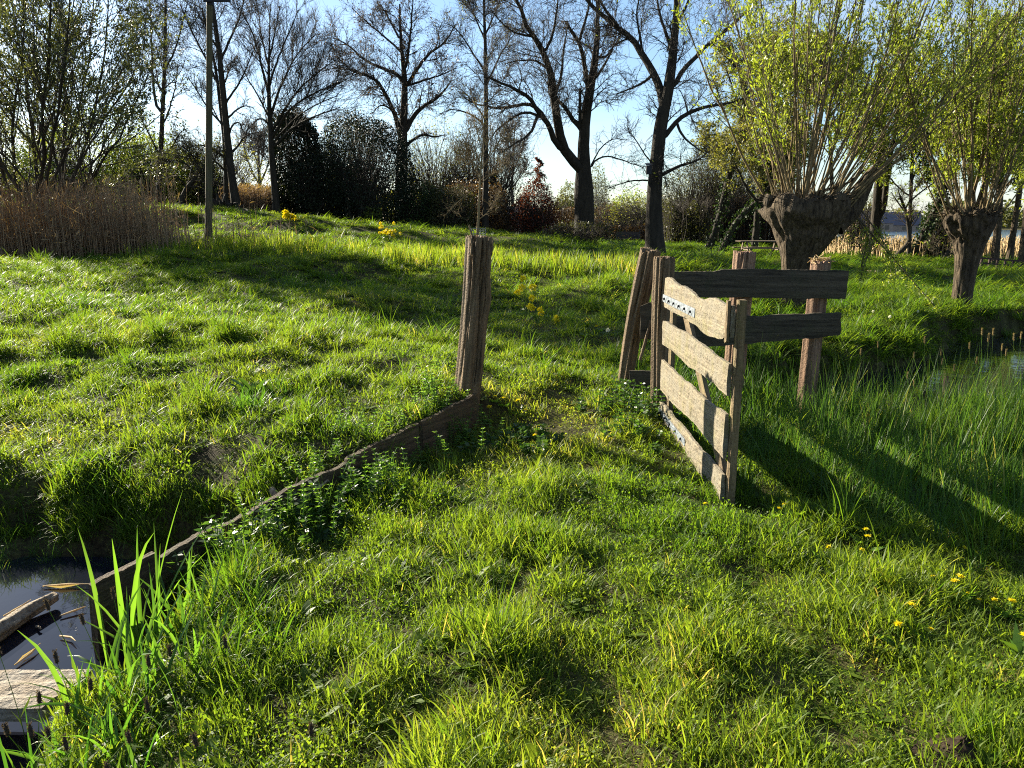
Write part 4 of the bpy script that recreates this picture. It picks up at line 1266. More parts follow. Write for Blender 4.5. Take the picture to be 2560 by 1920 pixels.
Yw = 23.5
for pts, w0 in [([(90, 590), (60, 500), (20, 430), (-40, 330), (-110, 220), (-150, 100)], 15), ([(95, 590), (75, 480), (50, 430), (0, 380), (-60, 340)], 13), ([(100, 590), (92, 470), (85, 360), (70, 220), (40, 80), (20, -80)], 16),
                ([(105, 590), (108, 470), (110, 340), (112, 200), (130, 60), (120, -100)], 16), ([(112, 590), (120, 480), (122, 380), (150, 240), (170, 100), (180, -60)], 13), ([(150, 600), (155, 500), (160, 380), (165, 250), (160, 120), (190, -40)], 15),
                ([(152, 600), (158, 500), (190, 420), (225, 330), (250, 220), (270, 90), (270, -40)], 13), ([(156, 600), (175, 520), (225, 450), (260, 400), (300, 330), (350, 240), (375, 170)], 12), ([(158, 600), (170, 545), (230, 500), (290, 465), (330, 440), (350, 400)], 7),
                ([(60, 600), (30, 520), (8, 440), (-10, 330), (-20, 180), (-30, 20)], 14), ([(75, 590), (35, 470), (30, 340), (50, 200), (60, 40), (70, -90)], 13), ([(140, 600), (130, 480), (175, 350), (210, 220), (230, 80), (240, -80)], 12),
                ([(155, 600), (165, 480), (215, 370), (275, 280), (330, 200), (355, 110)], 11), ([(50, 600), (10, 480), (-50, 420), (-120, 380)], 11), ([(120, 590), (100, 450), (100, 300), (85, 150), (100, 0)], 12), ([(30, 600), (-30, 500), (-100, 400), (-170, 300), (-220, 150)], 14),
                ([(148, 600), (150, 470), (130, 330), (140, 190), (150, 40)], 11), ([(154, 600), (190, 500), (240, 400), (290, 310), (320, 260), (340, 190)], 10)]:
    p = limb3d(pts, Yw, 14, g.normal(0, .7), g.normal(0, 2.2), .03, g)
    p[0, 2] = gz(p[0, 0], p[0, 1]) - .1
    stems.append((p, np.linspace(w0 * .68, w0 * .15, 14) * mpp(Yw) / 2))
rods_bush('sallow_willow', 'big leafy many-stemmed sallow willow rising out of the brown reeds', stems, 150, 700, 2600, 52000, .088, M['sallow_leaf'], 122, 'willow shrub', M['twig'])

# ------------------------------------------------------------------ pollard willows
def pollard(label, Y, prof, rods, arms, seed, nrod_leaf, hang=None, depth=.9):
    """prof: (py, left px, right px) from the ground up to the head"""
    g = np.random.default_rng(seed)
    k = mpp(Y)
    pr = np.array(prof, float)
    nz, na = 70, 72
    py = np.linspace(pr[0, 0], pr[-1, 0], nz)
    l = np.interp(-py, -pr[:, 0], pr[:, 1]); r = np.interp(-py, -pr[:, 0], pr[:, 2])
    # soften
    ker = np.array([.25, .5, .25])
    for _ in range(2):
        l[1:-1] = np.convolve(l, ker, 'valid'); r[1:-1] = np.convolve(r, ker, 'valid')
    cen_ = np.array([at((a + b) / 2, c, Y) for a, b, c in zip(l, r, py)])
    rad = (r - l) / 2 * k
    z0 = gz(cen_[0, 0], cen_[0, 1])
    cen_[0, 2] = min(cen_[0, 2], z0 - .1)
    root = thing('pollard_willow', label, 'pollard willow', (cen_[0, 0], cen_[0, 1], z0), 'pollard willows')
    th = np.arange(na) * 2 * math.pi / na
    zz = np.linspace(0, 1, nz)[:, None]
    def nz_(f, amp, tw):
        s = 0
        for q in range(6):
            kf = g.integers(f, f * 2 + 1)
            s = s + np.cos(kf * th[None] + g.uniform(0, 6.28) + tw * zz * g.normal(0, 3) + .7 * np.sin(zz * g.uniform(3, 9) + g.uniform(0, 6)))
        return amp * s / 2.4
    groove = nz_(10, .022, 1.2) + nz_(18, .016, 1.2) + nz_(3, .05, .8) * (.4 + zz)
    lump_ = np.zeros((nz, na))
    for q in range(60):
        tq = g.uniform(0, 6.28); hq = g.uniform(.66, 1.02)
        da = np.angle(np.exp(1j * (th[None] - tq)))
        lump_ += g.uniform(-.16, .11) * np.exp(-(da / g.uniform(.1, .28)) ** 2 - ((zz - hq) / g.uniform(.02, .06)) ** 2)
    rr = rad[:, None] * (1 + groove + lump_)
    V = np.stack([cen_[:, None, 0] + rr * np.cos(th)[None], cen_[:, None, 1] + depth * rr * np.sin(th)[None], cen_[:, None, 2] + 0 * rr + .055 * (nz_(4, 1, 0) + nz_(9, .6, 0)) * np.clip((zz - .8) * 5, 0, 1)], -1)
    mb = MB()
    i = np.arange(nz - 1)[:, None] * na; j = np.arange(na)[None]; j2 = (j + 1) % na
    mb.add(V.reshape(-1, 3), np.stack([i + j, i + j2, i + na + j2, i + na + j], -1).reshape(-1, 4))
    # rough top
    rings = [V[-1]]
    b0 = mb.n
    topc = cen_[-1]
    allr = []
    for q, (f, dz) in enumerate(((.85, -.02), (.6, -.10), (.35, -.04), (.12, -.06))):
        ring = topc + (V[-1] - topc) * f
        ring[:, 2] = topc[2] + dz + g.normal(0, .06, na)
        allr.append(ring)
    mb.add(np.concatenate(allr), np.zeros((0, 4), int))
    prev = (nz - 1) * na
    for q in range(4):
        cur = b0 + q * na
        mb.more(np.stack([prev + np.arange(na), prev + (np.arange(na) + 1) % na, cur + (np.arange(na) + 1) % na, cur + np.arange(na)], 1), 0)
        prev = cur
    mb.add(topc[None] + [0, 0, .02], np.zeros((0, 4), int))
    mb.more(np.stack([prev + np.arange(na), prev + (np.arange(na) + 1) % na, np.full(na, mb.n - 1)], 1), 0)
    for pts, w0, w1 in arms:
        p = limb3d(pts, Y, 12, 0, g.normal(0, .2))
        tubes(mb, p[None], (np.linspace(w0, w1, 12) * k / 2 * g.uniform(.93, 1.07, 12))[None], 14)
    obj('trunk', mb, M['willow_bark'], root)
    # rods
    P, Rr = [], []
    n, pxa, pxb, topy, ea, eb, elev, Ls = rods
    for q in range(n):
        f = g.uniform(0, 1)
        sx = pxa + (pxb - pxa) * f + g.normal(0, 4)
        dy = g.uniform(-.8, .8) * (pxb - pxa) / 2 * k * .8
        s0 = at(sx, topy + g.uniform(-6, 14), Y)
        s0 = np.array([s0[0], s0[1] + dy, s0[2] - .05])
        ex = ea + (eb - ea) * (f * .8 + .2 * g.uniform(0, 1)) + g.normal(0, 25)
        e0 = at(ex, elev + g.normal(0, 40), Y)
        ey = dy * 2.2 + g.normal(0, .5)
        d = norm(np.array([e0[0], Y + ey, e0[2]]) - s0)
        L = Ls * g.uniform(.45, 1.1) if g.uniform() < .75 else Ls * g.uniform(.2, .5)
        t = np.linspace(0, 1, 12)
        out = np.array([d[0], d[1], 0]) * .22
        pts = s0 + (d[None] * t[:, None] + out[None] * (np.sin(t * 3.14) * .35)[:, None]) * L + np.cumsum(g.normal(0, .012, (12, 3)), 0) * L * .3
        P.append(pts)
        r0 = g.uniform(.011, .027) * (L / Ls) ** .5
        Rr.append(np.linspace(r0, r0 * .22, 12))
    P = np.array(P); Rr = np.array(Rr)
    # short snapped sprouts and dead bits crowding the head
    ns = n * 3
    a_ = g.uniform(0, 6.283, ns); q_ = np.sqrt(g.uniform(.05, 1, ns))
    s0 = np.stack([topc[0] + rad[-1] * 1.05 * q_ * np.cos(a_), topc[1] + rad[-1] * q_ * np.sin(a_), np.full(ns, topc[2] - .06)], 1)
    sd = norm(np.stack([np.cos(a_) * q_, np.sin(a_) * q_, g.uniform(-.1, .9, ns)], 1) + g.normal(0, .35, (ns, 3)))
    SP = s0[:, None] + sd[:, None] * (np.linspace(0, 1, 5)[None, :, None] * g.uniform(.08, .36, (ns, 1, 1))) + np.cumsum(g.normal(0, .012, (ns, 5, 3)), 1)
    md = MB(); tubes(md, SP, np.linspace(.011, .005, 5)[None] * g.uniform(.5, 1.2, (ns, 1)), 4)
    obj('dead_sprouts', md, M['willow_bark'], root)
    mr = MB(); tubes(mr, P, Rr, 6)
    obj('rods', mr, M['rod'], root)
    L1, R1 = spawn(P, Rr, n * 10, .22, (14, 38), (.12, .28), .5, 12, .06, .05, .004, .4, g, lmin=.3)
    L2, R2 = spawn(np.concatenate([P, L1, L1]), np.concatenate([Rr, R1, R1]), n * 20, .3, (20, 50), (.1, .3), .5, 12, .08, .04, .003, .5, g, lmin=.18)
    mt = MB(); tubes(mt, L1, R1, 4); tubes(mt, L2, R2, 3)
    obj('twigs', mt, M['twig_light'], root)
    Q = np.concatenate([L1, L2, L2])
    j = g.integers(0, len(Q), nrod_leaf); f = g.integers(2, 12, nrod_leaf)
    ml = MB()
    leaves(ml, Q[j, f] + g.normal(0, .02, (nrod_leaf, 3)), .076, .32, g, D=norm(Q[j, -1] - Q[j, 0]))
    if hang:
        for pts, w in hang:
            p = limb3d(pts, Y, 12, g.uniform(-.5, .1), g.uniform(-1.0, -.3))
            H, HR = p[None], np.linspace(w, w * .3, 12)[None] * k / 2
            H1, HR1 = spawn(H, HR, 26, .2, (20, 60), (.08, .2), .5, 8, .08, -.03, .003, .5, g, lmin=.15)
            mh = MB(); tubes(mh, H, HR, 5); tubes(mh, H1, HR1, 3)
            obj('hanging_branch', mh, M['twig_light'], root)
            jj = g.integers(0, len(H1), 330)
            leaves(ml, H1[jj, g.integers(1, 8, 330)] + g.normal(0, .02, (330, 3)), .06, .32, g)
            leaves(ml, p[g.integers(3, 12, 60)] + g.normal(0, .03, (60, 3)), .06, .32, g)
    obj('foliage', ml, M['willow_leaf'], root)
    return root
pollard('large pollard willow with a broad knobbly head and fan of leafy rods behind the fence', 14.0,
        [(800, 1945, 2028), (760, 1950, 2022), (700, 1955, 2026), (672, 1957, 2031), (639, 1955, 2045), (615, 1951, 2066), (590, 1944, 2084), (565, 1935, 2098), (549, 1926, 2108), (535, 1919, 2116), (520, 1915, 2120), (505, 1917, 2118), (494, 1924, 2112)],
        (84, 1936, 2118, 497, 1640, 2680, -60, 5.6),
        [([(2085, 560), (2118, 535), (2140, 505), (2156, 475), (2172, 445), (2190, 425)], 62, 26), ([(1950, 540), (1932, 520), (1925, 500), (1930, 488)], 46, 30), ([(2010, 500), (2030, 485), (2065, 474), (2100, 466), (2130, 452), (2160, 425)], 8, 5)],
        131, 27000,
        [([(2130, 530), (2160, 560), (2190, 600), (2230, 640), (2270, 690), (2320, 745), (2345, 775)], 5), ([(2140, 540), (2165, 580), (2180, 620), (2160, 660), (2150, 700)], 4), ([(2150, 520), (2200, 590), (2230, 640), (2225, 700)], 4)])
pollard('smaller pollard willow standing on the far ditch bank at the right', 14.6,
        [(800, 2372, 2432), (775, 2377, 2426), (730, 2384, 2430), (680, 2389, 2438), (639, 2391, 2450), (607, 2387, 2462), (582, 2375, 2473), (561, 2365, 2482), (549, 2364, 2486), (537, 2368, 2486), (530, 2378, 2480)],
        (62, 2372, 2486, 533, 2170, 2720, 60, 4.6),
        [([(2380, 570), (2374, 548), (2380, 528)], 30, 22), ([(2465, 570), (2478, 548), (2480, 528)], 34, 22), ([(2425, 560), (2430, 540), (2428, 526)], 40, 30)],
        132, 15000)

# ------------------------------------------------------------------ young sapling with stake and wire guard
sp = at(1194, 588, 27)
sg = gz(sp[0], sp[1])
YS = 27
traced_tree('sapling', 'slim young tree with an orange-brown stem, rising right above the latch post', YS,
    [(1194, 600), (1195, 560), (1198, 500), (1200, 455), (1203, 410), (1207, 370), (1208, 330), (1206, 295)], (9, 8, 7, 6, 4, 2),
    [([(1200, 470), (1175, 480), (1150, 500), (1128, 520)], 3, 1.2), ([(1201, 445), (1190, 420), (1178, 395), (1170, 360)], 3.5, 1.2), ([(1203, 425), (1225, 390), (1245, 360), (1262, 330)], 4, 1.2),
     ([(1204, 415), (1185, 370), (1172, 330), (1165, 300)], 3.5, 1.2), ([(1201, 462), (1222, 440), (1250, 425), (1275, 415)], 3, 1.2), ([(1206, 390), (1222, 350), (1228, 310)], 3.5, 1.2), ([(1206, 380), (1195, 340), (1190, 300)], 3, 1.2),
     ([(1196, 550), (1215, 535), (1228, 520), (1238, 508)], 2.5, 1), ([(1203, 420), (1160, 390), (1130, 375)], 3, 1)],
    45, 220, 700, None, bark=M['sapling_bark'], twig=M['sapling_bark'], leaf=M['ochre_leaf'], nleaf=350, lsz=.05, seed=141, rmin=.005, wob=.16, cat='sapling')
s = at(1182, 592, 26.8)
mb = MB()
a = at(1172, 562, 26.8); a2 = np.array([s[0] + .1, s[1], gz(s[0], s[1]) - .1])
tubes(mb, np.array([[a2, (a + a2) / 2, a]]), np.array([[.035, .034, .033]]), 8)
tag(obj('stake', mb, M['sapling_bark'], origin=a2), 'short tilted wooden stake left of the sapling stem', 'stake')
c = at(1196, 590, 26.9); gzz = gz(c[0], c[1])
P = []
for q in range(14):
    th = q * 2 * math.pi / 14
    P.append([(c[0] + .26 * math.cos(th), c[1] + .26 * math.sin(th), gzz + h) for h in (0, .28, .56)])
mb = MB(); tubes(mb, np.array(P), np.full((14, 3), .006), 3)
P = []
for h in np.linspace(.06, .56, 7):
    P.append([(c[0] + .26 * math.cos(th), c[1] + .26 * math.sin(th), gzz + h) for th in np.linspace(0, 2 * math.pi, 20)])
tubes(mb, np.array(P), np.full((7, 20), .006), 3)
tag(obj('wire_guard', mb, M['zinc'], origin=(c[0], c[1], gzz)), 'grey wire mesh guard around the foot of the sapling', 'tree guard')

# tall wooden pole
pb = at(520, 583, 23)
pz = gz(pb[0], pb[1])
def rough_post(L, r0, r1, seed, nz=60, na=40, rag=.03, groove=.05, bend=0.0, bulge=None, crack=0, below=.3, core=.05, sq=None):
    g = np.random.default_rng(seed)
    th = np.arange(na) * 2 * math.pi / na
    z = np.linspace(-below, L, nz)
    u = np.clip(z / L, 0, 1)[:, None]
    a = np.zeros((nz, na))
    for q in range(12):
        kf = g.integers(2, 15)
        a += g.normal(0, 1) * np.cos(kf * th[None] + g.uniform(0, 6.28) + np.sin(u * g.uniform(1, 4) + g.uniform(0, 6)) * g.uniform(0, 1.2)) / (1 + .12 * kf)
    a *= groove / 2.2
    for q in range(crack):
        tq = g.uniform(.9, 2.9) + .12 * np.sin(u * g.uniform(4, 12) + g.uniform(0, 6)) ; wd = g.uniform(.05, .1)
        da = np.angle(np.exp(1j * (th[None] - tq)))
        a -= g.uniform(.12, .3) * np.exp(-(da / wd) ** 2) * np.clip((u - g.uniform(0, .5)) * 4, 0, 1)
    rr = (r0 + (r1 - r0) * u) * (1 + a)
    if sq:
        tt = th[None] - sq[0]
        rr = rr * (1 + sq[1] * ((np.abs(np.cos(tt)) ** 5 + np.abs(np.sin(tt)) ** 5) ** (-.2) * .93 - 1))
    if bulge:
        zb, tb, amp, wz = bulge
        da = np.angle(np.exp(1j * (th[None] - tb)))
        rr = rr * (1 + amp * np.exp(-(da / .8) ** 2 - ((u - zb) / wz) ** 2))
    tops = L - rag * np.abs(g.normal(0, 1, na)) * (g.uniform(0, 1, na) > .3)
    zz = -below + (tops[None] + below) * np.linspace(0, 1, nz)[:, None]
    ox = bend * np.sin(u * math.pi)
    V = np.stack([rr * np.cos(th)[None] + ox, rr * np.sin(th)[None], zz], -1)
    mb = MB()
    i = np.arange(nz - 1)[:, None] * na; j = np.arange(na)[None]; j2 = (j + 1) % na
    mb.add(V.reshape(-1, 3), np.stack([i + j, i + j2, i + na + j2, i + na + j], -1).reshape(-1, 4))
    b0 = mb.n
    rg = []
    for f, dz in ((.72, -.004), (.35, .0)):
        q = V[-1].copy(); q[:, :2] *= f
        q[:, 2] = q[:, 2] * .6 + (L - core * .4) * .4 + dz + g.normal(0, rag * .35, na)
        rg.append(q)
    mb.add(np.concatenate(rg), np.zeros((0, 4), int))
    prev = (nz - 1) * na
    for q in range(2):
        cur = b0 + q * na
        mb.more(np.stack([prev + np.arange(na), prev + (np.arange(na) + 1) % na, cur + (np.arange(na) + 1) % na, cur + np.arange(na)], 1), 0)
        prev = cur
    mb.add(np.array([[0, 0, L - core * .3]]), np.zeros((0, 4), int))
    mb.more(np.stack([prev + np.arange(na), prev + (np.arange(na) + 1) % na, np.full(na, mb.n - 1)], 1), 0)
    return mb
pole = thing('tall_pole', 'tall mossy round wooden pole standing at the end of the reed bed', 'pole', (pb[0], pb[1], pz))
ptop = at(524, 2, 23)
obj('shaft', rough_post(float(np.linalg.norm(ptop - np.array([pb[0], pb[1], pz]))), .105, .08, 151, 40, 24, .01, .06, below=.4), M['pole'], pole, local=frame_z((pb[0], pb[1], pz), ptop - np.array([pb[0], pb[1], pz])))
mb = MB(); box(mb, ptop[0] - .12, ptop[0] + .62, ptop[1] - .16, ptop[1] - .09, ptop[2] - .06, ptop[2] + .03)
obj('crossbar', mb, M['bolt'], pole, smooth=False)
mb = MB(); tubes(mb, np.array([[ptop + [0, 0, -.12], ptop + [0, 0, -.02], ptop + [0, 0, .09]]]), np.array([[.095, .095, .09]]), 14)
obj('metal_cap', mb, M['bolt'], pole)

# ------------------------------------------------------------------ gateposts, gate, fence
def post_between(pa, pb_, *a, **k):
    pa = np.array(pa, float); pb_ = np.array(pb_, float)
    L = float(np.linalg.norm(pb_ - pa))
    return rough_post(L, *a, **k), frame_z(pa, pb_ - pa)
YL = 6.15
A0 = at(1163, 984, YL); A1 = at(1199, 590, YL)
A0[2] = .12; A0[0] = at(1163, 970, YL)[0]
lp = thing('latch_post', 'rotten-topped old wooden gatepost standing alone left of the gateway', 'gatepost', A0, 'wooden gateposts')
mb, fm = post_between(A0, A1, .098, .094, 161, 110, 90, .03, .08, .012 * -1, (.66, 2.8, .2, .1), 11, below=.35, core=.06, sq=(R(32), 1.0))
obj('post', mb, M['post'], lp, local=fm)
# torn strips of sapwood clinging to its top
g = np.random.default_rng(162)
mb = MB()
for q, (px, t0, t1, w_) in enumerate([(1178, 640, 588, 7), (1190, 668, 596, 9), (1221, 720, 594, 8), (1209, 690, 591, 6), (1230, 640, 600, 5), (1216, 760, 650, 6)]):
    a = at(px + 1.5 * q % 3, t0, YL - .105); b = at(px + 3, t1, YL - .1)
    P = np.array([a * (1 - f) + b * f + [g.normal(0, .003), g.normal(0, .003), 0] for f in np.linspace(0, 1, 8)])
    tubes(mb, P[None], (w_ * mpp(YL) / 2 * np.array([.3, .9, 1, 1, .9, 1, .8, .5]))[None], 5)
obj('loose_splinters', mb, M['post'], lp)

YH = 6.52
H0 = np.array([at(1650, 1000, YH)[0], YH, -.02]); H1 = at(1661, 641, YH)
hp = thing('hinge_post', 'upright round wooden post on which the open gate hangs', 'gatepost', H0, 'wooden gateposts')
mb, fm = post_between(H0, H1, .068, .076, 163, 90, 64, .02, .07, .008, None, 4, below=.35, sq=(R(35), 1.0))
obj('post', mb, M['post'], hp, local=fm)
YP = 7.3
B0 = np.array([at(1561, 975, 7.5)[0], 7.5, .03]); B1 = at(1626, 622, 7.25)
wp = thing('leaning_post', 'split wooden post leaning right, just left of the gate hinge post', 'gatepost', B0, 'wooden gateposts')
mb, fm = post_between(B0, B1, .068, .085, 164, 90, 64, .025, .07, .02, None, 6, below=.35, sq=(R(38), 1.0))
obj('post', mb, M['post'], wp, local=fm)

def plank(L, T, n, top, bot, seed, rough=.004, m=5):
    """board along x; top(x), bot(x) give its edges"""
    g = np.random.default_rng(seed)
    x = np.linspace(0, L, n)
    tz = np.array([top(v) for v in x]) + np.convolve(g.normal(0, rough, n + 4), np.ones(5) / 3, 'valid')
    bz = np.array([bot(v) for v in x]) + np.convolve(g.normal(0, rough, n + 4), np.ones(5) / 3, 'valid')
    f = np.linspace(0, 1, m)
    zf = bz[:, None] * (1 - f) + tz[:, None] * f
    yw = T / 2 + .0015 * np.array([field(x * 6, np.full(n, k * 1.7 + seed), _W4) for k in range(m)]).T
    e = np.array([.75] + [1] * (m - 2) + [.75])
    front = np.stack([np.broadcast_to(x[:, None], zf.shape), -yw * e, zf], -1)
    back = np.stack([np.broadcast_to(x[:, None], zf.shape), yw * e, zf], -1)[:, ::-1]
    loop = np.concatenate([front, back], 1)
    loop[0, :, 0] += g.normal(0, .004, 2 * m); loop[-1, :, 0] += g.normal(0, .004, 2 * m)
    k = 2 * m
    mb = MB()
    i = np.arange(n - 1)[:, None] * k; j = np.arange(k)[None]; j2 = (j + 1) % k
    mb.add(loop.reshape(-1, 3), np.stack([i + j, i + k + j, i + k + j2, i + j2], -1).reshape(-1, 4))
    for e_, row in ((0, 0), (1, (n - 1) * k)):
        c = loop[0 if e_ == 0 else -1].mean(0)
        mb.add(c[None], np.zeros((0, 3), int))
        a_ = row + np.arange(k); b_ = row + (np.arange(k) + 1) % k
        mb.more(np.stack([a_, b_, np.full(k, mb.n - 1)], 1) if e_ == 0 else np.stack([b_, a_, np.full(k, mb.n - 1)], 1), 0)
    return mb

# short boards between the leaning post and the hinge post
fb = frame((at(1600, 850, 7.12)[0], 7.14, .5), (1, -.25, 0))
obj('board', plank(.17, .03, 10, lambda x: .40 + .5 * (x - .1) if x < .1 else .41, lambda x: .05, 171), M['rail'], wp, local=fb, smooth=False)
fb = frame((at(1574, 960, 7.1)[0], 7.12, .02), (1, -.2, 0))
obj('board', plank(.27, .03, 10, lambda x: .23, lambda x: -.1, 172), M['rail'], wp, local=fb, smooth=False)
bt = np.array([[at(1600, 900, 7.08), at(1612, 860, 7.08), at(1627, 800, 7.08)]])
mb = MB(); tubes(mb, bt, np.array([[.014, .016, .014]]), 6)
obj('batten', mb, M['post'], wp)
bt = np.array([[at(1630, 760, 7.1), at(1632, 735, 7.1), at(1634, 708, 7.1)]])
mb = MB(); tubes(mb, bt, np.array([[.01, .012, .01]]), 6)
obj('batten', mb, M['gate_stile'], wp)

# the gate
GO = np.array([1.272, 6.40, .0])
gate = thing('field_gate', 'low weathered plank gate standing wide open towards the camera', 'gate', GO)
GM = frame(GO, (0, -1, 0))
def gl(mat_z=False):
    return GM.copy()
def gm(dx=0, dy=0, dz=0):
    m = GM.copy()
    m.translation = GM @ Vector((dx, dy, dz))
    return m
P1t = lambda x: 1.165 + .012 * math.sin(x * 9) - .042 * sstep(.45, 1.0, x) + .02 * sstep(1.2, 1.9, x)
P1b = lambda x: .925 - .03 * math.exp(-((x - 1.45) / .28) ** 2) + .03 * sstep(1.75, 1.95, x)
pl = [(P1t, P1b, 0.02, 1.99, 0),
      (lambda x: .815 + .012 * math.exp(-((x - .85) / .2) ** 2) - .015 * sstep(1.2, 1.9, x), lambda x: .612 + .01 * math.sin(x * 5), .0, 1.985, 0),
      (lambda x: .478 + .006 * math.sin(x * 7) + .015 * sstep(1.4, 1.9, x), lambda x: .225 + .015 * sstep(.4, 1.8, x) - .01 * math.sin(x * 4), .0, 1.985, 0),
      (lambda x: .125 + .005 * math.sin(x * 8), lambda x: -.045 - .02 * sstep(1.0, 1.9, x), .0, 1.985, 0)]
names = ['top plank with a torn wavy upper edge', None, None, None]
for q, (tf, bf, x0, x1, _) in enumerate(pl):
    o = obj('plank', plank(x1 - x0, .026, 70, lambda x, tf=tf, x0=x0: float(tf(x + x0)), lambda x, bf=bf, x0=x0: float(bf(x + x0)), 180 + q, .004), M['gate'], gate, local=gm(x0, 0, 0), smooth=False)
    if names[q]: o['label'] = names[q]
def bar(L, wx, wy, seed, n=30):
    """a stile: a board set upright; local z along its length"""
    mb0 = plank(L, wy, n, lambda x: wx / 2, lambda x: -wx / 2, seed, .0015, 4)
    v = np.concatenate(mb0.v)
    mb0.v = [np.stack([-v[:, 2], v[:, 1], v[:, 0]], 1)]
    mb0.c = [np.full(len(v), .5)]
    return mb0
obj('stile', bar(1.26, .06, .055, 190), M['gate_stile'], gate, local=gm(1.99, .045, -.085), smooth=False)
obj('stile', bar(1.12, .10, .045, 191), M['gate_stile'], gate, local=gm(.17, .039, 0), smooth=False)
obj('end_batten', bar(.24, .045, .02, 192), M['gate_stile'], gate, local=gm(1.965, -.0245, .93), smooth=False)
a = Vector((.50, .038, 1.04)); b = Vector((1.90, .038, .06))
dirv = (GM.to_3x3() @ (b - a))
brm = frame_z(GM @ a, dirv, GM.to_3x3() @ Vector((0, 0, 1)))
# brace: its broad side faces the planks
zc = dirv.normalized(); yc = GM.to_3x3() @ Vector((0, 1, 0)); xc = yc.cross(zc)
brm = Matrix((xc, yc, zc)).transposed().to_4x4(); brm.translation = GM @ a
obj('brace', bar((b - a).length, .10, .04, 193), M['gate_stile'], gate, local=brm, smooth=False)
def strap(x0, x1, z, seed, h=.062, nb=6, tilt=0):
    mb = plank(x1 - x0, .006, 24, lambda x: h / 2 + tilt * x, lambda x: -h / 2 + tilt * x, seed, .0003, 4)
    st = obj('hinge_strap', mb, M['zinc'], gate, local=gm(x0, -.0175, z), smooth=False)
    for q in range(nb):
        xx = (x1 - x0) * (q + .35) / nb + .02
        mbb = MB()
        P = np.array([[(xx, -.003, tilt * xx), (xx, -.010, tilt * xx), (xx, -.0175, tilt * xx)]])
        tubes(mbb, P, np.array([[.010, .009, .005]]), 8)
        tubes(mbb, np.array([[(xx, -.015, tilt * xx), (xx + .012, -.022, tilt * xx - .012), (xx + .02, -.024, tilt * xx - .016)]]), np.array([[.004, .004, .003]]), 5)
        me = mbb.mesh('bolt'); me.materials.append(M['bolt'])
        o = bpy.data.objects.new('bolt', me); COL.objects.link(o); o.parent = st
    return st
strap(.0, 1.13, 1.0, 195)
strap(.0, 1.02, .045, 196, .05, 5)

# post and rail fence to the right of the gate
YF = 6.95
f0 = np.array([2.05, YF + .05, -.1]); 
fe = thing('rail_fence', 'short fence of two broad dark rails on two stumpy posts, right of the gate', 'fence', (2.2, YF, gz(2.2, YF)))
for (pa, pb_, r0, r1, sd, bnd) in (((at(1832, 930, YF)[0], YF, -.2), at(1862, 627, YF), .082, .088, 201, 0), ((at(2022, 900, YF)[0], YF, -.2), at(2053, 650, YF), .078, .080, 202, 0)):
    mb, fm = post_between(pa, pb_, r0, r1, sd, 70, 56, .018, .06, bnd, None, 5, below=.3, sq=(R(30), .9))
    obj('post', mb, M['post_red'], fe, local=fm)
YR = YF - .115
def railbar(px0, px1, top, bot, sd):
    x0 = at(px0, 720, YR)[0]; x1 = at(px1, 720, YR)[0]
    zt = lambda x: at(1280, float(np.interp(x + x0, [at(p, 720, YR)[0] for p, _ in top], [q for _, q in top])), YR)[2]
    zb = lambda x: at(1280, float(np.interp(x + x0, [at(p, 720, YR)[0] for p, _ in bot], [q for _, q in bot])), YR)[2]
    obj('rail', plank(x1 - x0, .045, 70, zt, zb, sd, .004), M['rail'], fe, local=frame((x0, YR, 0), (1, 0, 0)), smooth=False)
railbar(1680, 2116, [(1680, 681), (1780, 679), (1800, 673), (1850, 671), (2116, 677)], [(1680, 742), (2116, 747)], 205)
railbar(1684, 2108, [(1684, 789), (1860, 790), (1960, 786), (2108, 782)], [(1684, 872), (1860, 861), (1960, 850), (2108, 838)], 206)
# bits of dead reed lying on the right fence post
g = np.random.default_rng(207)
tp = at(2053, 650, YF)
P = []
for q in range(26):
    c0 = tp + g.normal(0, .045, 3) * [1, 1, .25] + [0, 0, .0]
    d = g.normal(0, 1, 3) * [1, 1, .35]; d = d / np.linalg.norm(d)
    P.append([c0 - d * .05, c0, c0 + d * .05])
mb = MB(); tubes(mb, np.array(P), np.full((26, 3), .004), 4)
tag(obj('dry_straw', mb, M['palereed'], origin=tp), 'few pale straw bits lying on top of the right fence post', 'straw')

# ------------------------------------------------------------------ timber edging along the bank
ed = thing('timber_edging', 'line of rotten edging boards holding the bank from the latch post to the pond', 'edging', (BA[0], BA[1], -.1))
cuts = [0, .27, .52, .76, 1.0]
for q in range(4):
    t0, t1 = cuts[q], cuts[q + 1] - .006
    s0 = BA + BD * BL * t0 + BN * (.0 if q % 2 == 0 else .012)
    Lq = BL * (t1 - t0)
    def tz(x, t0=t0, q=q):
        t = t0 + x / BL
        return .03 + .27 * t ** .92 - .03 * (t > .1) + (-.015 if .45 < t < .53 else 0) * math.sin((t - .45) / .08 * 3.14) - (.02 if .2 < t < .30 else 0) * math.sin((t - .2) / .1 * 3.14)
    o = obj('board', plank(Lq, .045, 46, tz, lambda x: -.62, 210 + q, .006, 6), M['edge'], ed, local=frame((s0[0], s0[1], 0), (BD[0], BD[1], 0)), smooth=False)
# reddish peg behind the edging
a = at(340, 1420, 4.0); b = at(350, 1345, 4.0)
pgz = gz(a[0], a[1])
pk = np.array([a[0], 4.0, pgz])
mb = plank(.42, .05, 14, lambda x: .03 if x < .36 else .03 - (x - .36) * .3, lambda x: -.03, 220, .002)
v = np.concatenate(mb.v); mb.v = [np.stack([v[:, 2], v[:, 1], v[:, 0]], 1)]; mb.c = [np.full(len(v), .5)]
tag(obj('wooden_peg', mb, M['post_red'], local=frame_z((a[0] , 4.0, pgz - .12), (.04, 0, 1)), smooth=False), 'short reddish peg sticking out of the grass behind the edging near the pond', 'peg')

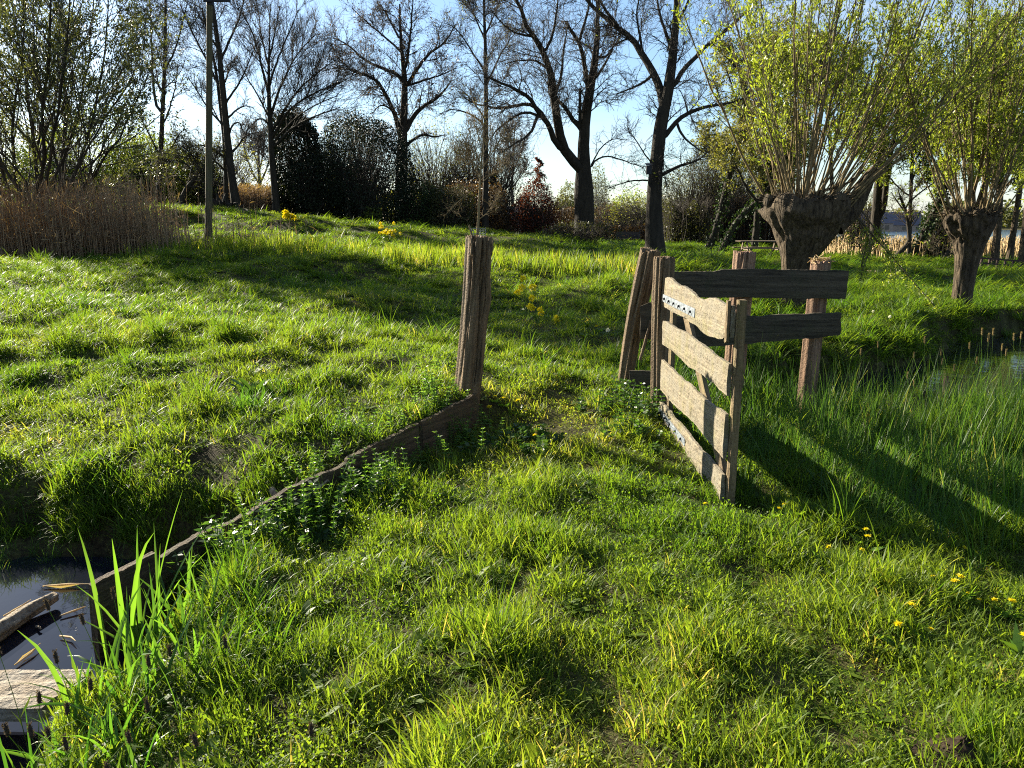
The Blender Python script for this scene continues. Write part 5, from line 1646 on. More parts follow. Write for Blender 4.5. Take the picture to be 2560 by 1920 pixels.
def crooked(name, label, pts, rs, mat, cat, forks=(), sides=9, seed=1, jit=.012):
    g = np.random.default_rng(seed)
    p = smooth_poly(np.column_stack([pts, rs]), 26, 2)
    mb = MB()
    q = p[:, :3] + g.normal(0, jit, (26, 3)) * .5
    tubes(mb, q[None], (p[:, 3] * g.uniform(.85, 1.15, 26))[None], sides)
    # closed ends
    for e_ in (0, -1):
        pass
    for fp, fr in forks:
        f_ = smooth_poly(np.column_stack([fp, fr]), 12, 1)
        tubes(mb, f_[None, :, :3], f_[None, :, 3], 5)
    o = obj(name, mb, mat, origin=p[0, :3])
    return tag(o, label, cat)
pA = gp(690, 1250)
def above(px, py, dz): 
    q = gp(px, py); q[2] += dz; return q
crooked('dead_branch', 'dark crooked dead branch leaning against the middle of the edging boards', [above(680, 1262, .06), above(715, 1290, .05), above(750, 1290, .05), above(790, 1262, .08), above(825, 1240, .09)], [.02, .026, .024, .014, .006], M['log'], 'branch',
        [([above(745, 1292, .05), above(735, 1280, .1), above(748, 1262, .14)], [.01, .007, .003])], seed=231)
crooked('dead_twig', 'small dead twig lying in the shade right of the dead branch', [above(845, 1270, .03), above(858, 1278, .03), above(868, 1286, .03)], [.007, .01, .006], M['log'], 'twig', seed=232, jit=.004)

# pond things
lg = [np.array([-2.36, 3.66, WZ + .05]), np.array([-2.42, 3.42, WZ + .04]), np.array([-2.48, 3.15, WZ + .035]), np.array([-2.56, 2.8, WZ + .02]), np.array([-2.64, 2.5, WZ])]
def log_mesh(pts, rs, seed):
    g = np.random.default_rng(seed)
    p = smooth_poly(np.column_stack([pts, rs]), 50, 2)
    mb = MB()
    na = 26
    P = p[:, :3]; T = norm(np.gradient(P, axis=0)); X = norm(np.cross(np.array([0, 0, 1.]), T)); Y = np.cross(T, X)
    th = np.arange(na) * 2 * math.pi / na
    u = np.linspace(0, 1, 50)[:, None]
    a = sum(g.normal(0, 1) * np.cos(g.integers(2, 11) * th[None] + g.uniform(0, 6) + np.sin(u * g.uniform(2, 9)) * 1.0) for _ in range(10)) * .06
    rr = p[:, 3][:, None] * (1 + a + .12 * np.sin(u * 21 + np.cos(th)[None] * 2))
    V = P[:, None] + rr[..., None] * (X[:, None] * np.cos(th)[None, :, None] + Y[:, None] * np.sin(th)[None, :, None])
    i = np.arange(49)[:, None] * na; j = np.arange(na)[None]; j2 = (j + 1) % na
    mb.add(V.reshape(-1, 3), np.stack([i + j, i + j2, i + na + j2, i + na + j], -1).reshape(-1, 4))
    mb.add(P[[0, -1]], np.zeros((0, 3), int))
    mb.more(np.stack([(np.arange(na) + 1) % na, np.arange(na), np.full(na, mb.n - 2)], 1), 0)
    mb.more(np.stack([49 * na + np.arange(na), 49 * na + (np.arange(na) + 1) % na, np.full(na, mb.n - 1)], 1), 0)
    return mb
lgo = thing('driftwood_log', 'rough grey log half afloat in the pond beside the edging', 'log', lg[2])
obj('wood', log_mesh(np.array(lg), np.array([.026, .042, .048, .05, .05]), 241), M['log'], lgo)
mb = MB(); tubes(mb, np.array([[[-2.46, 3.25, WZ + .08], [-2.57, 3.22, WZ + .07], [-2.66, 3.17, WZ + .05]]]), np.array([[.008, .007, .004]]), 5)
obj('side_twig', mb, M['log'], lgo)
mb = MB(); tubes(mb, np.array([[[-2.55, 2.86, WZ + .06], [-2.555, 2.85, WZ + .11], [-2.54, 2.85, WZ + .125]]]), np.array([[.006, .006, .006]]), 5)
obj('nail', mb, M['bolt'], lgo)
# broad footboard at the lower left
x1 = -1.76
pm = frame((-3.6, 2.80, -.19), (1, 0, 0))
mb = MB()
n = 70
xs = np.linspace(0, 1.85, n)
g = np.random.default_rng(250)
loops = []
for q, x in enumerate(xs):
    y0 = -.245; y1 = 0.0
    w_ = np.linspace(0, 1, 10)
    ex = (1 - w_) * 0 + w_ * .0
    top = [(x + (.06 * (f) if q == n - 1 else 0), y0 + (y1 - y0) * f, .03 + .004 * math.sin(40 * f + 2 * math.sin(x * 3)) + g.normal(0, .0012)) for f in w_]
    botm = [(x + (.06 * (f) if q == n - 1 else 0), y0 + (y1 - y0) * f, -.03) for f in w_[::-1]]
    loops.append(top + botm)
loops = np.array(loops); k = 20
i = np.arange(n - 1)[:, None] * k; j = np.arange(k)[None]; j2 = (j + 1) % k
mb.add(loops.reshape(-1, 3), np.stack([i + j, i + j2, i + k + j2, i + k + j], -1).reshape(-1, 4))
mb.add(loops[[0, -1]].mean(1), np.zeros((0, 3), int))
for row, ci in ((0, mb.n - 2), ((n - 1) * k, mb.n - 1)):
    mb.more(np.stack([row + np.arange(k), row + (np.arange(k) + 1) % k, np.full(k, ci)], 1), 0)
tag(obj('plank', mb, M['plank'], local=pm, smooth=False), 'wide weathered plank lying over the pond water at the lower left corner', 'plank')
# floating dead stalks on the pond
def stalk(name, label, a, b, r=.006, mat='palereed', z=WZ + .012):
    a = np.array([*a, z]); b = np.array([*b, z + .008])
    m_ = (a + b) / 2 + [0.01, .01, 0]
    mb = MB(); leaves(mb, a[None], np.array([np.linalg.norm(b - a)]), r, np.random.default_rng(5), D=(b - a)[None] * 40, c=.9)
    tubes(mb, np.array([[a, m_, b]]), np.array([[.004, .006, .002]]), 4, .9)
    tag(obj(name, mb, M[mat], origin=a), label, 'stalk')
q0 = lambda px, py: (lambda d: (d[0] * (CH - WZ) / -d[2], d[1] * (CH - WZ) / -d[2]))(ray(px, py))
stalk('floating_stalk', 'pale dead stalk floating between the log and the plank', q0(38, 1668), q0(102, 1618), .05)
stalk('floating_stalk', 'yellowish stalk floating along the head of the log', q0(108, 1470), q0(228, 1468), .06)
stalk('floating_stalk', 'thin straw floating below the log', q0(150, 1545), q0(215, 1525), .03)
stalk('floating_stalk', 'bent pale straw by the dark board end', q0(150, 1595), q0(190, 1612), .04)
stalk('floating_stalk', 'faint straw near the left picture edge above the log', q0(10, 1545), q0(78, 1508), .03)
crooked('drowned_twig', 'tiny dark twig poking out of the water right of the log', [np.array([*q0(92, 1570), WZ + .01]), np.array([*q0(98, 1577), WZ + .02]), np.array([*q0(104, 1578), WZ + .01])], [.005, .006, .003], M['log'], 'twig', seed=251, jit=.002)

# ------------------------------------------------------------------ plants one can point at
def blade_plant(name, label, cat, base, n, L, W, lean, mat, seed, rad=.1, segs=7, curve=(10, 60), heading=None, hs=3.14, group=None, wide=.5):
    g = np.random.default_rng(seed)
    base = np.asarray(base, float)
    mb = MB()
    for q in range(n):
        a = g.uniform(0, 6.283)
        r = rad * math.sqrt(g.uniform())
        p = base + [r * math.cos(a), r * math.sin(a), -.03]
        az = g.uniform(0, 6.283) if heading is None else heading + g.normal(0, hs)
        l = g.uniform(*L); w_ = W * g.uniform(.6, 1.25)
        le = R(abs(g.normal(0, lean)) + 2); cu = R(g.uniform(*curve)) * (1 if g.uniform() > .15 else 1.8)
        hd = np.array([math.cos(az), math.sin(az), 0]); sd = np.array([-math.sin(az), math.cos(az), 0])
        tw = g.uniform(-.9, .9)
        V = []
        for k in range(segs + 1):
            f = k / segs
            ww = w_ * (min(1, .45 + f * 1.6) * (1 - f ** 3.0) + .03) / 2
            th = le + cu * f * f
            nn = hd * math.cos(th) - np.array([0, 0, 1]) * math.sin(th)
            s2 = sd * math.cos(tw * f) + nn * math.sin(tw * f)
            V += [p - s2 * ww, p + nn * ww * .35, p + s2 * ww]
            p = p + (l / segs) * (hd * math.sin(th) + np.array([0, 0, 1]) * math.cos(th))
        F_ = []
        for k in range(segs):
            i = k * 3
            F_ += [(i, i + 1, i + 4, i + 3), (i + 1, i + 2, i + 5, i + 4)]
        mb.add(np.array(V), F_, g.uniform(0, 1))
    o = obj(name, mb, mat, origin=base)
    return tag(o, label, cat, group)
def gxy(x, y, dz=0): return np.array([x, y, gz(x, y) + dz])
ib = gp(400, 1640)
blade_plant('iris_clump', 'dense clump of long broad leaves at the near end of the edging', 'iris', np.array([-1.35, 2.98, WZ + .02]), 75, (.3, .62), .02, 22, M['iris'], 301, .26, 7, (5, 55), group='broad leaved waterside clumps')
blade_plant('iris_clump', 'few tall sword leaves standing up against the sunlit bank above the pond', 'iris', np.array([-1.66, 3.02, WZ + .02]), 9, (.6, .95), .022, 14, M['iris'], 302, .14, 8, (5, 35), group='broad leaved waterside clumps')
blade_plant('iris_clump', 'low leafy clump between the plank end and the lawn', 'iris', np.array([-1.36, 2.5, -.15]), 60, (.22, .5), .018, 28, M['iris'], 303, .24, 6, (10, 80), group='broad leaved waterside clumps')
blade_plant('iris_clump', 'bright grassy clump at the bottom edge left of centre', 'iris', np.array([-1.28, 2.12, -.12]), 60, (.2, .42), .014, 26, M['iris'], 304, .26, 6, (10, 80), group='broad leaved waterside clumps')
def broadleaf(name, label, cat, base, n, L, W, mat, seed, lean=(20, 60), rad=.05, fold=.25, group=None):
    """rosette of wide leaves on short stalks"""
    g = np.random.default_rng(seed); mb = MB(); base = np.asarray(base, float)
    for q in range(n):
        az = g.uniform(0, 6.283); hd = np.array([math.cos(az), math.sin(az), 0]); sd = np.array([-math.sin(az), math.cos(az), 0])
        l = g.uniform(*L); w_ = l * W * g.uniform(.8, 1.2); le = R(g.uniform(*lean))
        p = base + hd * rad * g.uniform() - [0, 0, .01]
        V = []; segs = 7
        for k in range(segs + 1):
            f = k / segs
            ww = w_ / 2 * (.1 if f < .18 else math.sin(min(1, (f - .1) / .9) * math.pi) ** .7 + .02)
            th = le + f * f * R(40)
            nn = -hd * math.cos(th) + np.array([0, 0, 1]) * math.sin(th)
            wav = .12 * ww * math.sin(f * 14 + q)
            V += [p - sd * ww + nn * (fold * ww + wav), p, p + sd * ww + nn * (fold * ww - wav)]
            p = p + (l / segs) * (hd * math.sin(th) + np.array([0, 0, 1]) * math.cos(th))
        mb.add(np.array(V), [t for k in range(segs) for t in ((k * 3, k * 3 + 1, k * 3 + 4, k * 3 + 3), (k * 3 + 1, k * 3 + 2, k * 3 + 5, k * 3 + 4))], g.uniform(0, 1))
    return tag(obj(name, mb, mat, origin=base), label, cat, group)
broadleaf('dock_plant', 'dock with broad upright leaves in the left field', 'dock', gp(638, 990), 12, (.13, .23), .34, M['weed'], 311, (8, 50), .06)
blade_plant('grass_tussock', 'pale bristling grass tussock in front of the dock plant', 'tussock', gp(625, 1030), 130, (.14, .28), .007, 30, M['iris'], 312, .1, 5, (20, 80))
blade_plant('grass_tussock', 'dark round tussock in the field left of the latch post', 'tussock', gp(690, 985), 70, (.12, .24), .007, 28, M['tallgrass'], 313, .14, 5, (20, 90))
def stemplant(name, label, cat, bases, seed, h=(.25, .45), leafmat_='weed', nwh=7, ll=.05, asp=.4, group=None, droop=.1, spread=.08, org=None):
    """upright leafy stems with leaves in whorls or pairs"""
    g = np.random.default_rng(seed); mb = MB()
    for b in bases:
        hh = g.uniform(*h); le = g.normal(0, .22, 2)
        f = np.linspace(0, 1, 8)
        P = np.stack([b[0] + le[0] * hh * f ** 1.6, b[1] + le[1] * hh * f ** 1.6, b[2] - .02 + hh * f], 1)
        tubes(mb, P[None], np.linspace(.004, .0018, 8)[None], 4, .3)
        for k in range(nwh):
            fk = .15 + .85 * (k + 1) / nwh
            c = np.array([np.interp(fk, f, P[:, q]) for q in range(3)])
            m_ = 6 if asp < .3 else 4
            th = g.uniform(0, 6) + np.arange(m_) * 2 * math.pi / m_
            D = np.stack([np.cos(th), np.sin(th), np.full(m_, .35 - droop)], 1) * 4
            leaves(mb, np.repeat(c[None], m_, 0), ll * (1.15 - .5 * fk) * (1 if asp < .3 else 1.2), asp, g, D=D)
    org = bases[0] if org is None else org
    return tag(obj(name, mb, M[leafmat_], origin=org), label, cat, group, 'stuff' if len(bases) > 12 else None)
g = np.random.default_rng(320)
nb_ = [gxy(.95 + g.normal(0, .2), 6.35 + g.normal(0, .16)) for _ in range(26)]
stemplant('nettle_patch', 'dark young nettles growing at the foot of the leaning post and hinge post', 'nettles', nb_, 321, (.12, .3), 'weed', 6, .05, .45)
nb_ = [gxy(.98 + g.normal(0, .12), 5.75 + g.normal(0, .18)) for _ in range(16)]
stemplant('weed_patch', 'reddish green weeds in front of the hinge post', 'weeds', nb_, 322, (.08, .2), 'weed', 5, .05, .45)
nb_ = [gxy(.02 + g.normal(0, .16), 5.55 + g.normal(0, .16)) for _ in range(30)]
stemplant('weed_patch', 'dark leafy weeds in the shadow beside the latch post end of the edging', 'weeds', nb_, 323, (.05, .14), 'weed', 4, .06, .6)
nb_ = []
for q in range(170):
    t = g.uniform(.12, .98); s = abs(g.normal(0, .16)) + .03
    if g.uniform() < .4: s = -s * .8
    c = BA + BD * BL * t + BN * s
    nb_.append(gxy(c[0], c[1]))
nb2 = []
for q in range(60):
    t = g.uniform(.02, .55); c = BA + BD * BL * t + BN * g.uniform(.08, .4)
    nb2.append(gxy(c[0], c[1]))
stemplant('edge_weeds', 'dark leafy weeds and young nettles in the shade along the foot of the edging', 'weeds', nb2, 329, (.08, .26), 'weed', 6, .05, .4)
tag(stemplant('cleavers', 'goosegrass stems with whorled leaves growing along both sides of the edging boards', 'cleavers', nb_, 324, (.1, .27), 'cleaver', 7, .035, .22), kind='stuff')
nb_ = [gxy(-.62 + g.normal(0, .08), 5.75 + g.normal(0, .12)) for _ in range(12)]
stemplant('cleavers_clump', 'bright goosegrass clump climbing the foot of the latch post', 'cleavers', nb_, 325, (.18, .34), 'cleaver', 8, .04, .22)

# foxtail grass: one of each kind, then copies
def foxtail(label, mat, base, h, seed, lean, hl=.055, hr=.006):
    g = np.random.default_rng(seed)
    root = thing('foxtail_grass', label, 'foxtail grass', base)
    f = np.linspace(0, 1, 9)
    P = np.stack([lean[0] * h * f ** 1.8, lean[1] * h * f ** 1.8, -.03 + h * f], 1)
    mb = MB(); tubes(mb, P[None], np.linspace(.0019, .0011, 9)[None], 5, .4)
    for q in range(3):
        fk = g.uniform(.15, .55)
        c = np.array([np.interp(fk, f, P[:, k]) for k in range(3)])
        a = g.uniform(0, 6)
        leaves(mb, c[None], np.array([.13]), .07, g, D=np.array([[math.cos(a), math.sin(a), 1.4]]) * 5)
    me = mb.mesh('stem'); me.materials.append(M['stem'])
    s = bpy.data.objects.new('stem', me); COL.objects.link(s); s.parent = root
    d = norm(P[-1] - P[-2]); t = np.linspace(0, 1, 9)
    H = P[-1] + d[None] * (t * hl)[:, None]
    mb = MB(); tubes(mb, H[None], (hr * np.array([.35, .8, 1, 1.05, 1.05, 1, .85, .6, .15]))[None], 8)
    k = 150
    i = g.uniform(0, 1, k)
    pp = P[-1] + d[None] * (i * hl)[:, None]
    rd = norm(np.cross(d[None], g.normal(size=(k, 3))))
    leaves(mb, pp + rd * hr * .7, hr * 1.5, .35, g, D=rd + d[None] * .9)
    me = mb.mesh('seed_head'); me.materials.append(M[mat])
    s = bpy.data.objects.new('seed_head', me); COL.objects.link(s); s.parent = root
    return root
ORD = ['first', 'second', 'third', 'fourth', 'fifth', 'sixth', 'seventh', 'eighth', 'ninth', 'tenth', 'eleventh', 'twelfth', 'thirteenth', 'fourteenth', 'fifteenth', 'sixteenth', 'seventeenth', 'eighteenth', 'nineteenth', 'twentieth', 'twenty-first', 'twenty-second', 'twenty-third', 'twenty-fourth']
def foxset(spots, kind, mat, seed, where, group, hl, hr, hrange, dist):
    """spots: pixel of the seed head's middle; sorted left to right"""
    g = np.random.default_rng(seed)
    protos_ = [foxtail('', mat, (0, 0, -5), 1.0, seed + q, (g.normal(0, .06), g.normal(0, .06)), hl, hr) for q in range(3)]
    used = [False] * 3
    for q, (px, py) in enumerate(sorted(spots)):
        d_ = dist(px, py)
        top = at(px, py, d_)
        z = gz(top[0], top[1])
        if z < -.42: z = -.42
        h = np.clip(top[2] - z, .12, .95)
        i = q % 3
        if not used[i]:
            o = protos_[i]; used[i] = True
        else:
            o = copy_tree(protos_[i])
        s = h / 1.03
        o.location = (top[0], top[1], z)
        # stem stretched to its height, head keeps its size
        for c in o.children:
            if c.name.startswith('stem'):
                c.scale = (1, 1, s)
            else:
                me = c.data
                c.scale = (1, 1, 1)
                c.location = (0, 0, -(1 - s) * .97)
        o.rotation_euler = (0, 0, g.uniform(-.5, .5))
        o['label'] = kind % (ORD[q], where)
        o['category'] = 'foxtail grass'; o['group'] = group
foxset([(193, 1480), (262, 1508), (303, 1490), (36, 1612), (167, 1660), (60, 1722), (128, 1758), (185, 1705), (88, 1772), (430, 1640), (345, 1640), (607, 1672), (417, 1838), (375, 1800), (213, 1880), (248, 1910), (578, 1905), (756, 1895), (110, 1850), (160, 1790)],
       'dark foxtail seed head on a thin stem, %s from the left %s', 'seedhead', 401, 'in front of the pond corner', 'dark foxtails at the pond corner', .05, .0052, (.3, .6),
       lambda px, py: 2.75 - (py - 1480) / 440 * .85 + (.15 if px > 400 else 0))
foxset([(2210, 858), (2282, 890), (2325, 848), (2338, 905), (2400, 922), (2281, 942), (2433, 902), (2440, 862), (2470, 825), (2485, 842), (2497, 815), (2515, 868), (2552, 838), (2558, 815), (2300, 962), (2480, 840), (2525, 880), (2365, 880), (2155, 880)],
       'pale foxtail seed head above the ditch grass, %s from the left %s', 'paleseed', 421, 'at the right', 'pale foxtails along the right ditch', .065, .0052, (.4, .8),
       lambda px, py: 6.6 + (2560 - px) / 400 * 1.0)

# dandelions
def dandelion(label):
    g = np.random.default_rng(441)
    root = thing('dandelion', label, 'dandelion', (0, 0, -5))
    mb = MB(); f = np.linspace(0, 1, 6)
    tubes(mb, np.array([np.stack([.006 * np.sin(f * 2), 0 * f, -.01 + .09 * f], 1)]), np.full((1, 6), .002), 5, .5)
    me = mb.mesh('stem'); me.materials.append(M['stem']); o = bpy.data.objects.new('stem', me); COL.objects.link(o); o.parent = root
    mb = MB()
    for ring, (n, l, e) in enumerate(((26, .019, .12), (22, .016, .45), (16, .011, .9), (10, .008, 1.5))):
        th = np.arange(n) * 2 * math.pi / n + ring * .3
        D = np.stack([np.cos(th), np.sin(th), np.full(n, e)], 1) * 8
        leaves(mb, np.tile(np.array([[.0055, 0, .08 + .001 * ring]]), (n, 1)), l, .3, g, D=D)
    me = mb.mesh('flower'); me.materials.append(M['yellow']); o = bpy.data.objects.new('flower', me); COL.objects.link(o); o.parent = root
    mb = MB(); n = 9
    th = g.uniform(0, 6.28, n)
    leaves(mb, np.tile(np.array([[0, 0, .006]]), (n, 1)), .09, .28, g, D=np.stack([np.cos(th), np.sin(th), np.full(n, .35)], 1) * 6)
    me = mb.mesh('rosette'); me.materials.append(M['dock']); o = bpy.data.objects.new('rosette', me); COL.objects.link(o); o.parent = root
    return root
DP = dandelion('')
first = True
def dandset(spots, fmt, group):
    global first
    g = np.random.default_rng(len(spots))
    for q, (px, py, k) in enumerate(sorted(spots)):
        o = DP if first else copy_tree(DP)
        first = False
        b = gp(px, py + 14 * k)
        o.location = b + np.array([0, 0, .0])
        s = k * g.uniform(.85, 1.15)
        o.scale = (s, s, s * g.uniform(.9, 1.4))
        o.rotation_euler = (g.normal(0, .15), g.normal(0, .15), g.uniform(0, 6.28))
        o['label'] = fmt % ORD[q]; o['category'] = 'dandelion'; o['group'] = group
dandset([(1237, 1005, .7), (1258, 1007, 1), (1303, 1024, 1.1), (1312, 1032, .9), (1224, 1045, 1.2), (1338, 1103, .9), (1374, 1123, .8)], 'yellow dandelion on the bare patch in the gateway, %s from the left', 'dandelions in the gateway')
dandset([(1763, 1279, .8), (1945, 1285, .9), (1964, 1280, .9), (2068, 1400, .8), (2163, 1354, .9), (2167, 1374, 1.1), (2143, 1397, .8), (2386, 1469, 1.1), (2391, 1486, 1.1), (2414, 1499, .7), (2484, 1532, .9), (2513, 1535, 1), (2254, 1543, 1.1), (2245, 1608, .9), (2312, 1601, .6), (2547, 1630, 1.3), (2556, 1648, 1), (2334, 1462, .6), (2445, 1523, .6), (2403, 1376, .7)],
        'yellow dandelion in the lower right lawn, %s from the left', 'dandelions in the lower right lawn')
dandset([(1487, 814, 1.3), (1492, 818, 1.1)], 'yellow dandelion left of the leaning post in the lit grass, %s from the left', 'dandelions left of the leaning post')
# dandelion clock and small white flowers
def clock(px, py, label, r=.03, group=None, name='dandelion_clock', cat='seed head'):
    b = gp(px, py + 12); g = np.random.default_rng(px)
    root = thing(name, label, cat, b, group)
    mb = MB(); tubes(mb, np.array([[b, b + [0, 0, .06], b + [.005, 0, .13]]]), np.full((1, 3), .003), 5); obj('stem', mb, M['stem'], root)
    mb = MB(); n = 160; d = norm(g.normal(size=(n, 3))); c = b + [.005, 0, .14]
    leaves(mb, c + d * r * .45, r * .55, .5, g, D=d * 3); obj('seed_ball' if name == 'dandelion_clock' else 'flower_head', mb, M['white'], root)
clock(1518, 840, 'white fluffy dandelion clock left of the leaning post')
for q, (px, py, r) in enumerate([(2180, 788, .022), (2221, 806, .026), (2292, 788, .02), (2331, 752, .022), (2262, 720, .02)]):
    clock(px, py, 'small white meadow flower behind the fence, %s from the left' % {0: 'leftmost', 1: 'second', 2: 'fourth', 3: 'rightmost', 4: 'third'}[q], r, 'white flowers behind the fence', 'white_flower', 'flower')

# yellow rape plants in the field
def rape(label, base, heads, seed, hr=.03):
    """heads: world positions of the flower clusters"""
    g = np.random.default_rng(seed)
    root = thing('rape_plant', label, 'yellow flower', base, 'yellow rape plants')
    ms = MB()
    for h in heads:
        f = np.linspace(0, 1, 7)[:, None]
        P = base * (1 - f) + np.array(h) * f
        P[1:-1, 2] += .06 * np.sin(f[1:-1, 0] * 3.14) * np.linalg.norm(np.array(h) - base)
        P[0, 2] -= .03
        tubes(ms, P[None], np.linspace(.006, .003, 7)[None], 5, .5)
        leaves(ms, P[1:5], .12, .25, g)
    obj('stems', ms, M['stem'], root)
    for h in heads:
        mb = MB(); n = 60; d = norm(g.normal(size=(n, 3)) + [0, 0, .4])
        r = hr * g.uniform(.8, 1.25)
        leaves(mb, np.array(h) + d * r * .6 * g.uniform(.3, 1, (n, 1)), r * .75, .8, g, D=d * 2)
        me = mb.mesh('flower_cluster', root.location); me.materials.append(M['yellow'])
        o = bpy.data.objects.new('flower_cluster', me); COL.objects.link(o); o.parent = root
Yr = 11.6
b0 = np.array([at(1320, 800, Yr)[0], Yr, gz(at(1320, 800, Yr)[0], Yr)])
rape('tall yellow rape plant with five flower heads in the field right of the latch post', b0, [at(1307, 696, Yr), at(1306, 719, Yr - .1), at(1331, 720, Yr + .1), at(1295, 731, Yr), at(1330, 746, Yr - .1)], 501, .05)
Yr = 11.2
b0 = np.array([at(1345, 815, Yr)[0], Yr, gz(at(1345, 815, Yr)[0], Yr)])
rape('shorter yellow rape plant with four heads just right of the tall one', b0, [at(1324, 766, Yr), at(1333, 771, Yr), at(1351, 775, Yr), at(1352, 784, Yr + .1)], 502, .042)
Yr = 11.0
b0 = np.array([at(1390, 812, Yr)[0], Yr, gz(at(1390, 812, Yr)[0], Yr)])
rape('single headed yellow rape plant, rightmost of the three behind the gateway', b0, [at(1392, 796, Yr), at(1393, 806, Yr)], 503, .042)
b0 = gp(968, 610)
g = np.random.default_rng(504)
Yr = b0[1]
rape('dense yellow rape clump standing before the dark evergreens', b0, [at(968 + g.normal(0, 11), 578 + g.normal(0, 9), Yr + g.normal(0, .2)) for _ in range(22)] + [at(1000, 584, Yr)], 504, .055)
b0 = gp(722, 556)
Yr = b0[1]
rape('small yellow rape plant near the foot of the holly bush', b0, [at(720 + g.normal(0, 9), 537 + g.normal(0, 6), Yr) for _ in range(10)], 505, .085)
b0 = gp(1488, 668); Yr = b0[1]
rape('two tiny yellow rape heads in the far field below the bench', b0, [at(1479, 656, Yr), at(1499, 651, Yr), at(1478, 664, Yr)], 506, .045)

# molehill
b = gp(2402, 1895)
g = np.random.default_rng(511)
mb = MB(); n_ = 26; m_ = 12
V = []
for i in range(m_):
    f = i / (m_ - 1)
    for j in range(n_):
        a = j * 2 * math.pi / n_
        r = .11 * f
        V.append((b[0] + r * math.cos(a) * 1.3, b[1] + r * math.sin(a), b[2] + .05 * math.exp(-(f / .55) ** 2) + g.normal(0, .005) - .012 * f))
i = np.arange(m_ - 1)[:, None] * n_; j = np.arange(n_)[None]; j2 = (j + 1) % n_
mb.add(np.array(V), np.stack([i + j, i + n_ + j, i + n_ + j2, i + j2], -1).reshape(-1, 4))
tag(obj('molehill', mb, M['soil'], origin=b), 'small heap of dark crumbly earth in the lawn at the bottom right', 'molehill')

# ------------------------------------------------------------------ far furniture
def slab(mb, a, b, up, w, t):
    """a board from a to b, broad side w across 'up', thickness t"""
    a = np.array(a, float); b = np.array(b, float)
    x = b - a; L = np.linalg.norm(x); x = x / L
    u = np.array(up, float); u = u - x * (u @ x); u /= np.linalg.norm(u)
    s = np.cross(x, u)
    v = [p + s * sx * w / 2 + u * sz * t / 2 for p in (a, b) for sx, sz in ((-1, -1), (1, -1), (1, 1), (-1, 1))]
    mb.add(np.array(v), [(0, 1, 2, 3), (7, 6, 5, 4), (0, 4, 5, 1), (1, 5, 6, 2), (2, 6, 7, 3), (3, 7, 4, 0)])
Yb = 50.0
bc = at(1570, 618, Yb); bz = gz(bc[0], bc[1])
bn = thing('park_bench', 'dark park bench with slatted back on a path before the hedge', 'bench', (bc[0], bc[1], bz))
ax = norm(np.array([1.0, -.22, 0])); nrm = np.array([-.22, -1.0, 0]) / math.hypot(.22, 1)
def bp(u, v, z): return np.array([bc[0], bc[1], bz]) + ax * u + nrm * v + np.array([0, 0, z])
mb = MB()
for q in range(6): slab(mb, bp(-.75, .02 - .028 * q - .02, .50 + .062 * q), bp(.75, .02 - .028 * q - .02, .50 + .062 * q), nrm, .05, .02)
obj('backrest', mb, M['bench'], bn, smooth=False)
mb = MB()
for q in range(6): slab(mb, bp(-.78, .06 + .075 * q, .43), bp(.78, .06 + .075 * q, .43), (0, 0, 1), .062, .025)
obj('seat', mb, M['bench'], bn, smooth=False)
for u in (-.7, .7):
    mb = MB()
    slab(mb, bp(u, .42, -.05), bp(u, .34, .42), ax, .05, .05); slab(mb, bp(u, -.02, -.05), bp(u, .04, .42), ax, .05, .05)
    slab(mb, bp(u, .0, .40), bp(u, -.2, .86), ax, .045, .045); slab(mb, bp(u, .03, .40), bp(u, .5, .40), ax, .04, .04)
    slab(mb, bp(u, .5, .38), bp(u, .46, .62), ax, .035, .035); slab(mb, bp(u, .47, .62), bp(u, -.05, .64), ax, .04, .03)
    obj('leg_frame', mb, M['bench'], bn, smooth=False)
# gravel path by the bench: a thin sheet that follows the ground
n_ = 40
xs = np.linspace(at(1460, 600, 49)[0], at(1650, 600, 48)[0], n_)
V = []
for x_ in xs:
    for dy in (-.8, 0, .8): V.append((x_, 48.6 + dy - .06 * (x_ - xs[0]), 0))
V = np.array(V); V[:, 2] = hgt(V[:, 0], V[:, 1]) + .03
i = np.arange(n_ - 1)[:, None] * 3; j = np.arange(2)[None]
mb = MB().add(V, np.stack([i + j, i + 3 + j, i + 4 + j, i + 1 + j], -1).reshape(-1, 4))
tag(obj('path', mb, M['path']), kind='structure')
# picnic table
Yt = 33
tcn = at(1900, 650, Yt); tz_ = gz(tcn[0], tcn[1])
pt = thing('picnic_table', 'wooden picnic table half hidden behind the big pollard trunk', 'picnic table', (tcn[0], tcn[1], tz_))
def tp_(u, v, z): return np.array([tcn[0], tcn[1], tz_]) + np.array([u, v - .12 * u, z])
mb = MB()
for q in range(5): slab(mb, tp_(-.95, -.3 + .15 * q, .72), tp_(.95, -.3 + .15 * q, .72), (0, 0, 1), .14, .04)
obj('table_top', mb, M['table'], pt, smooth=False)
for v_ in (-.72, .72):
    mb = MB()
    for q in range(2): slab(mb, tp_(-.95, v_ - .07 + .14 * q, .44), tp_(.95, v_ - .07 + .14 * q, .44), (0, 0, 1), .13, .04)
    obj('seat', mb, M['table'], pt, smooth=False)
for u in (-.65, .65):
    mb = MB()
    slab(mb, tp_(u, -.72, -.05), tp_(u, -.25, .69), (1, 0, 0), .1, .045); slab(mb, tp_(u, .72, -.05), tp_(u, .25, .69), (1, 0, 0), .1, .045)
    slab(mb, tp_(u + .05, -.82, .40), tp_(u + .05, .82, .40), (1, 0, 0), .1, .04)
    obj('leg_frame', mb, M['table'], pt, smooth=False)
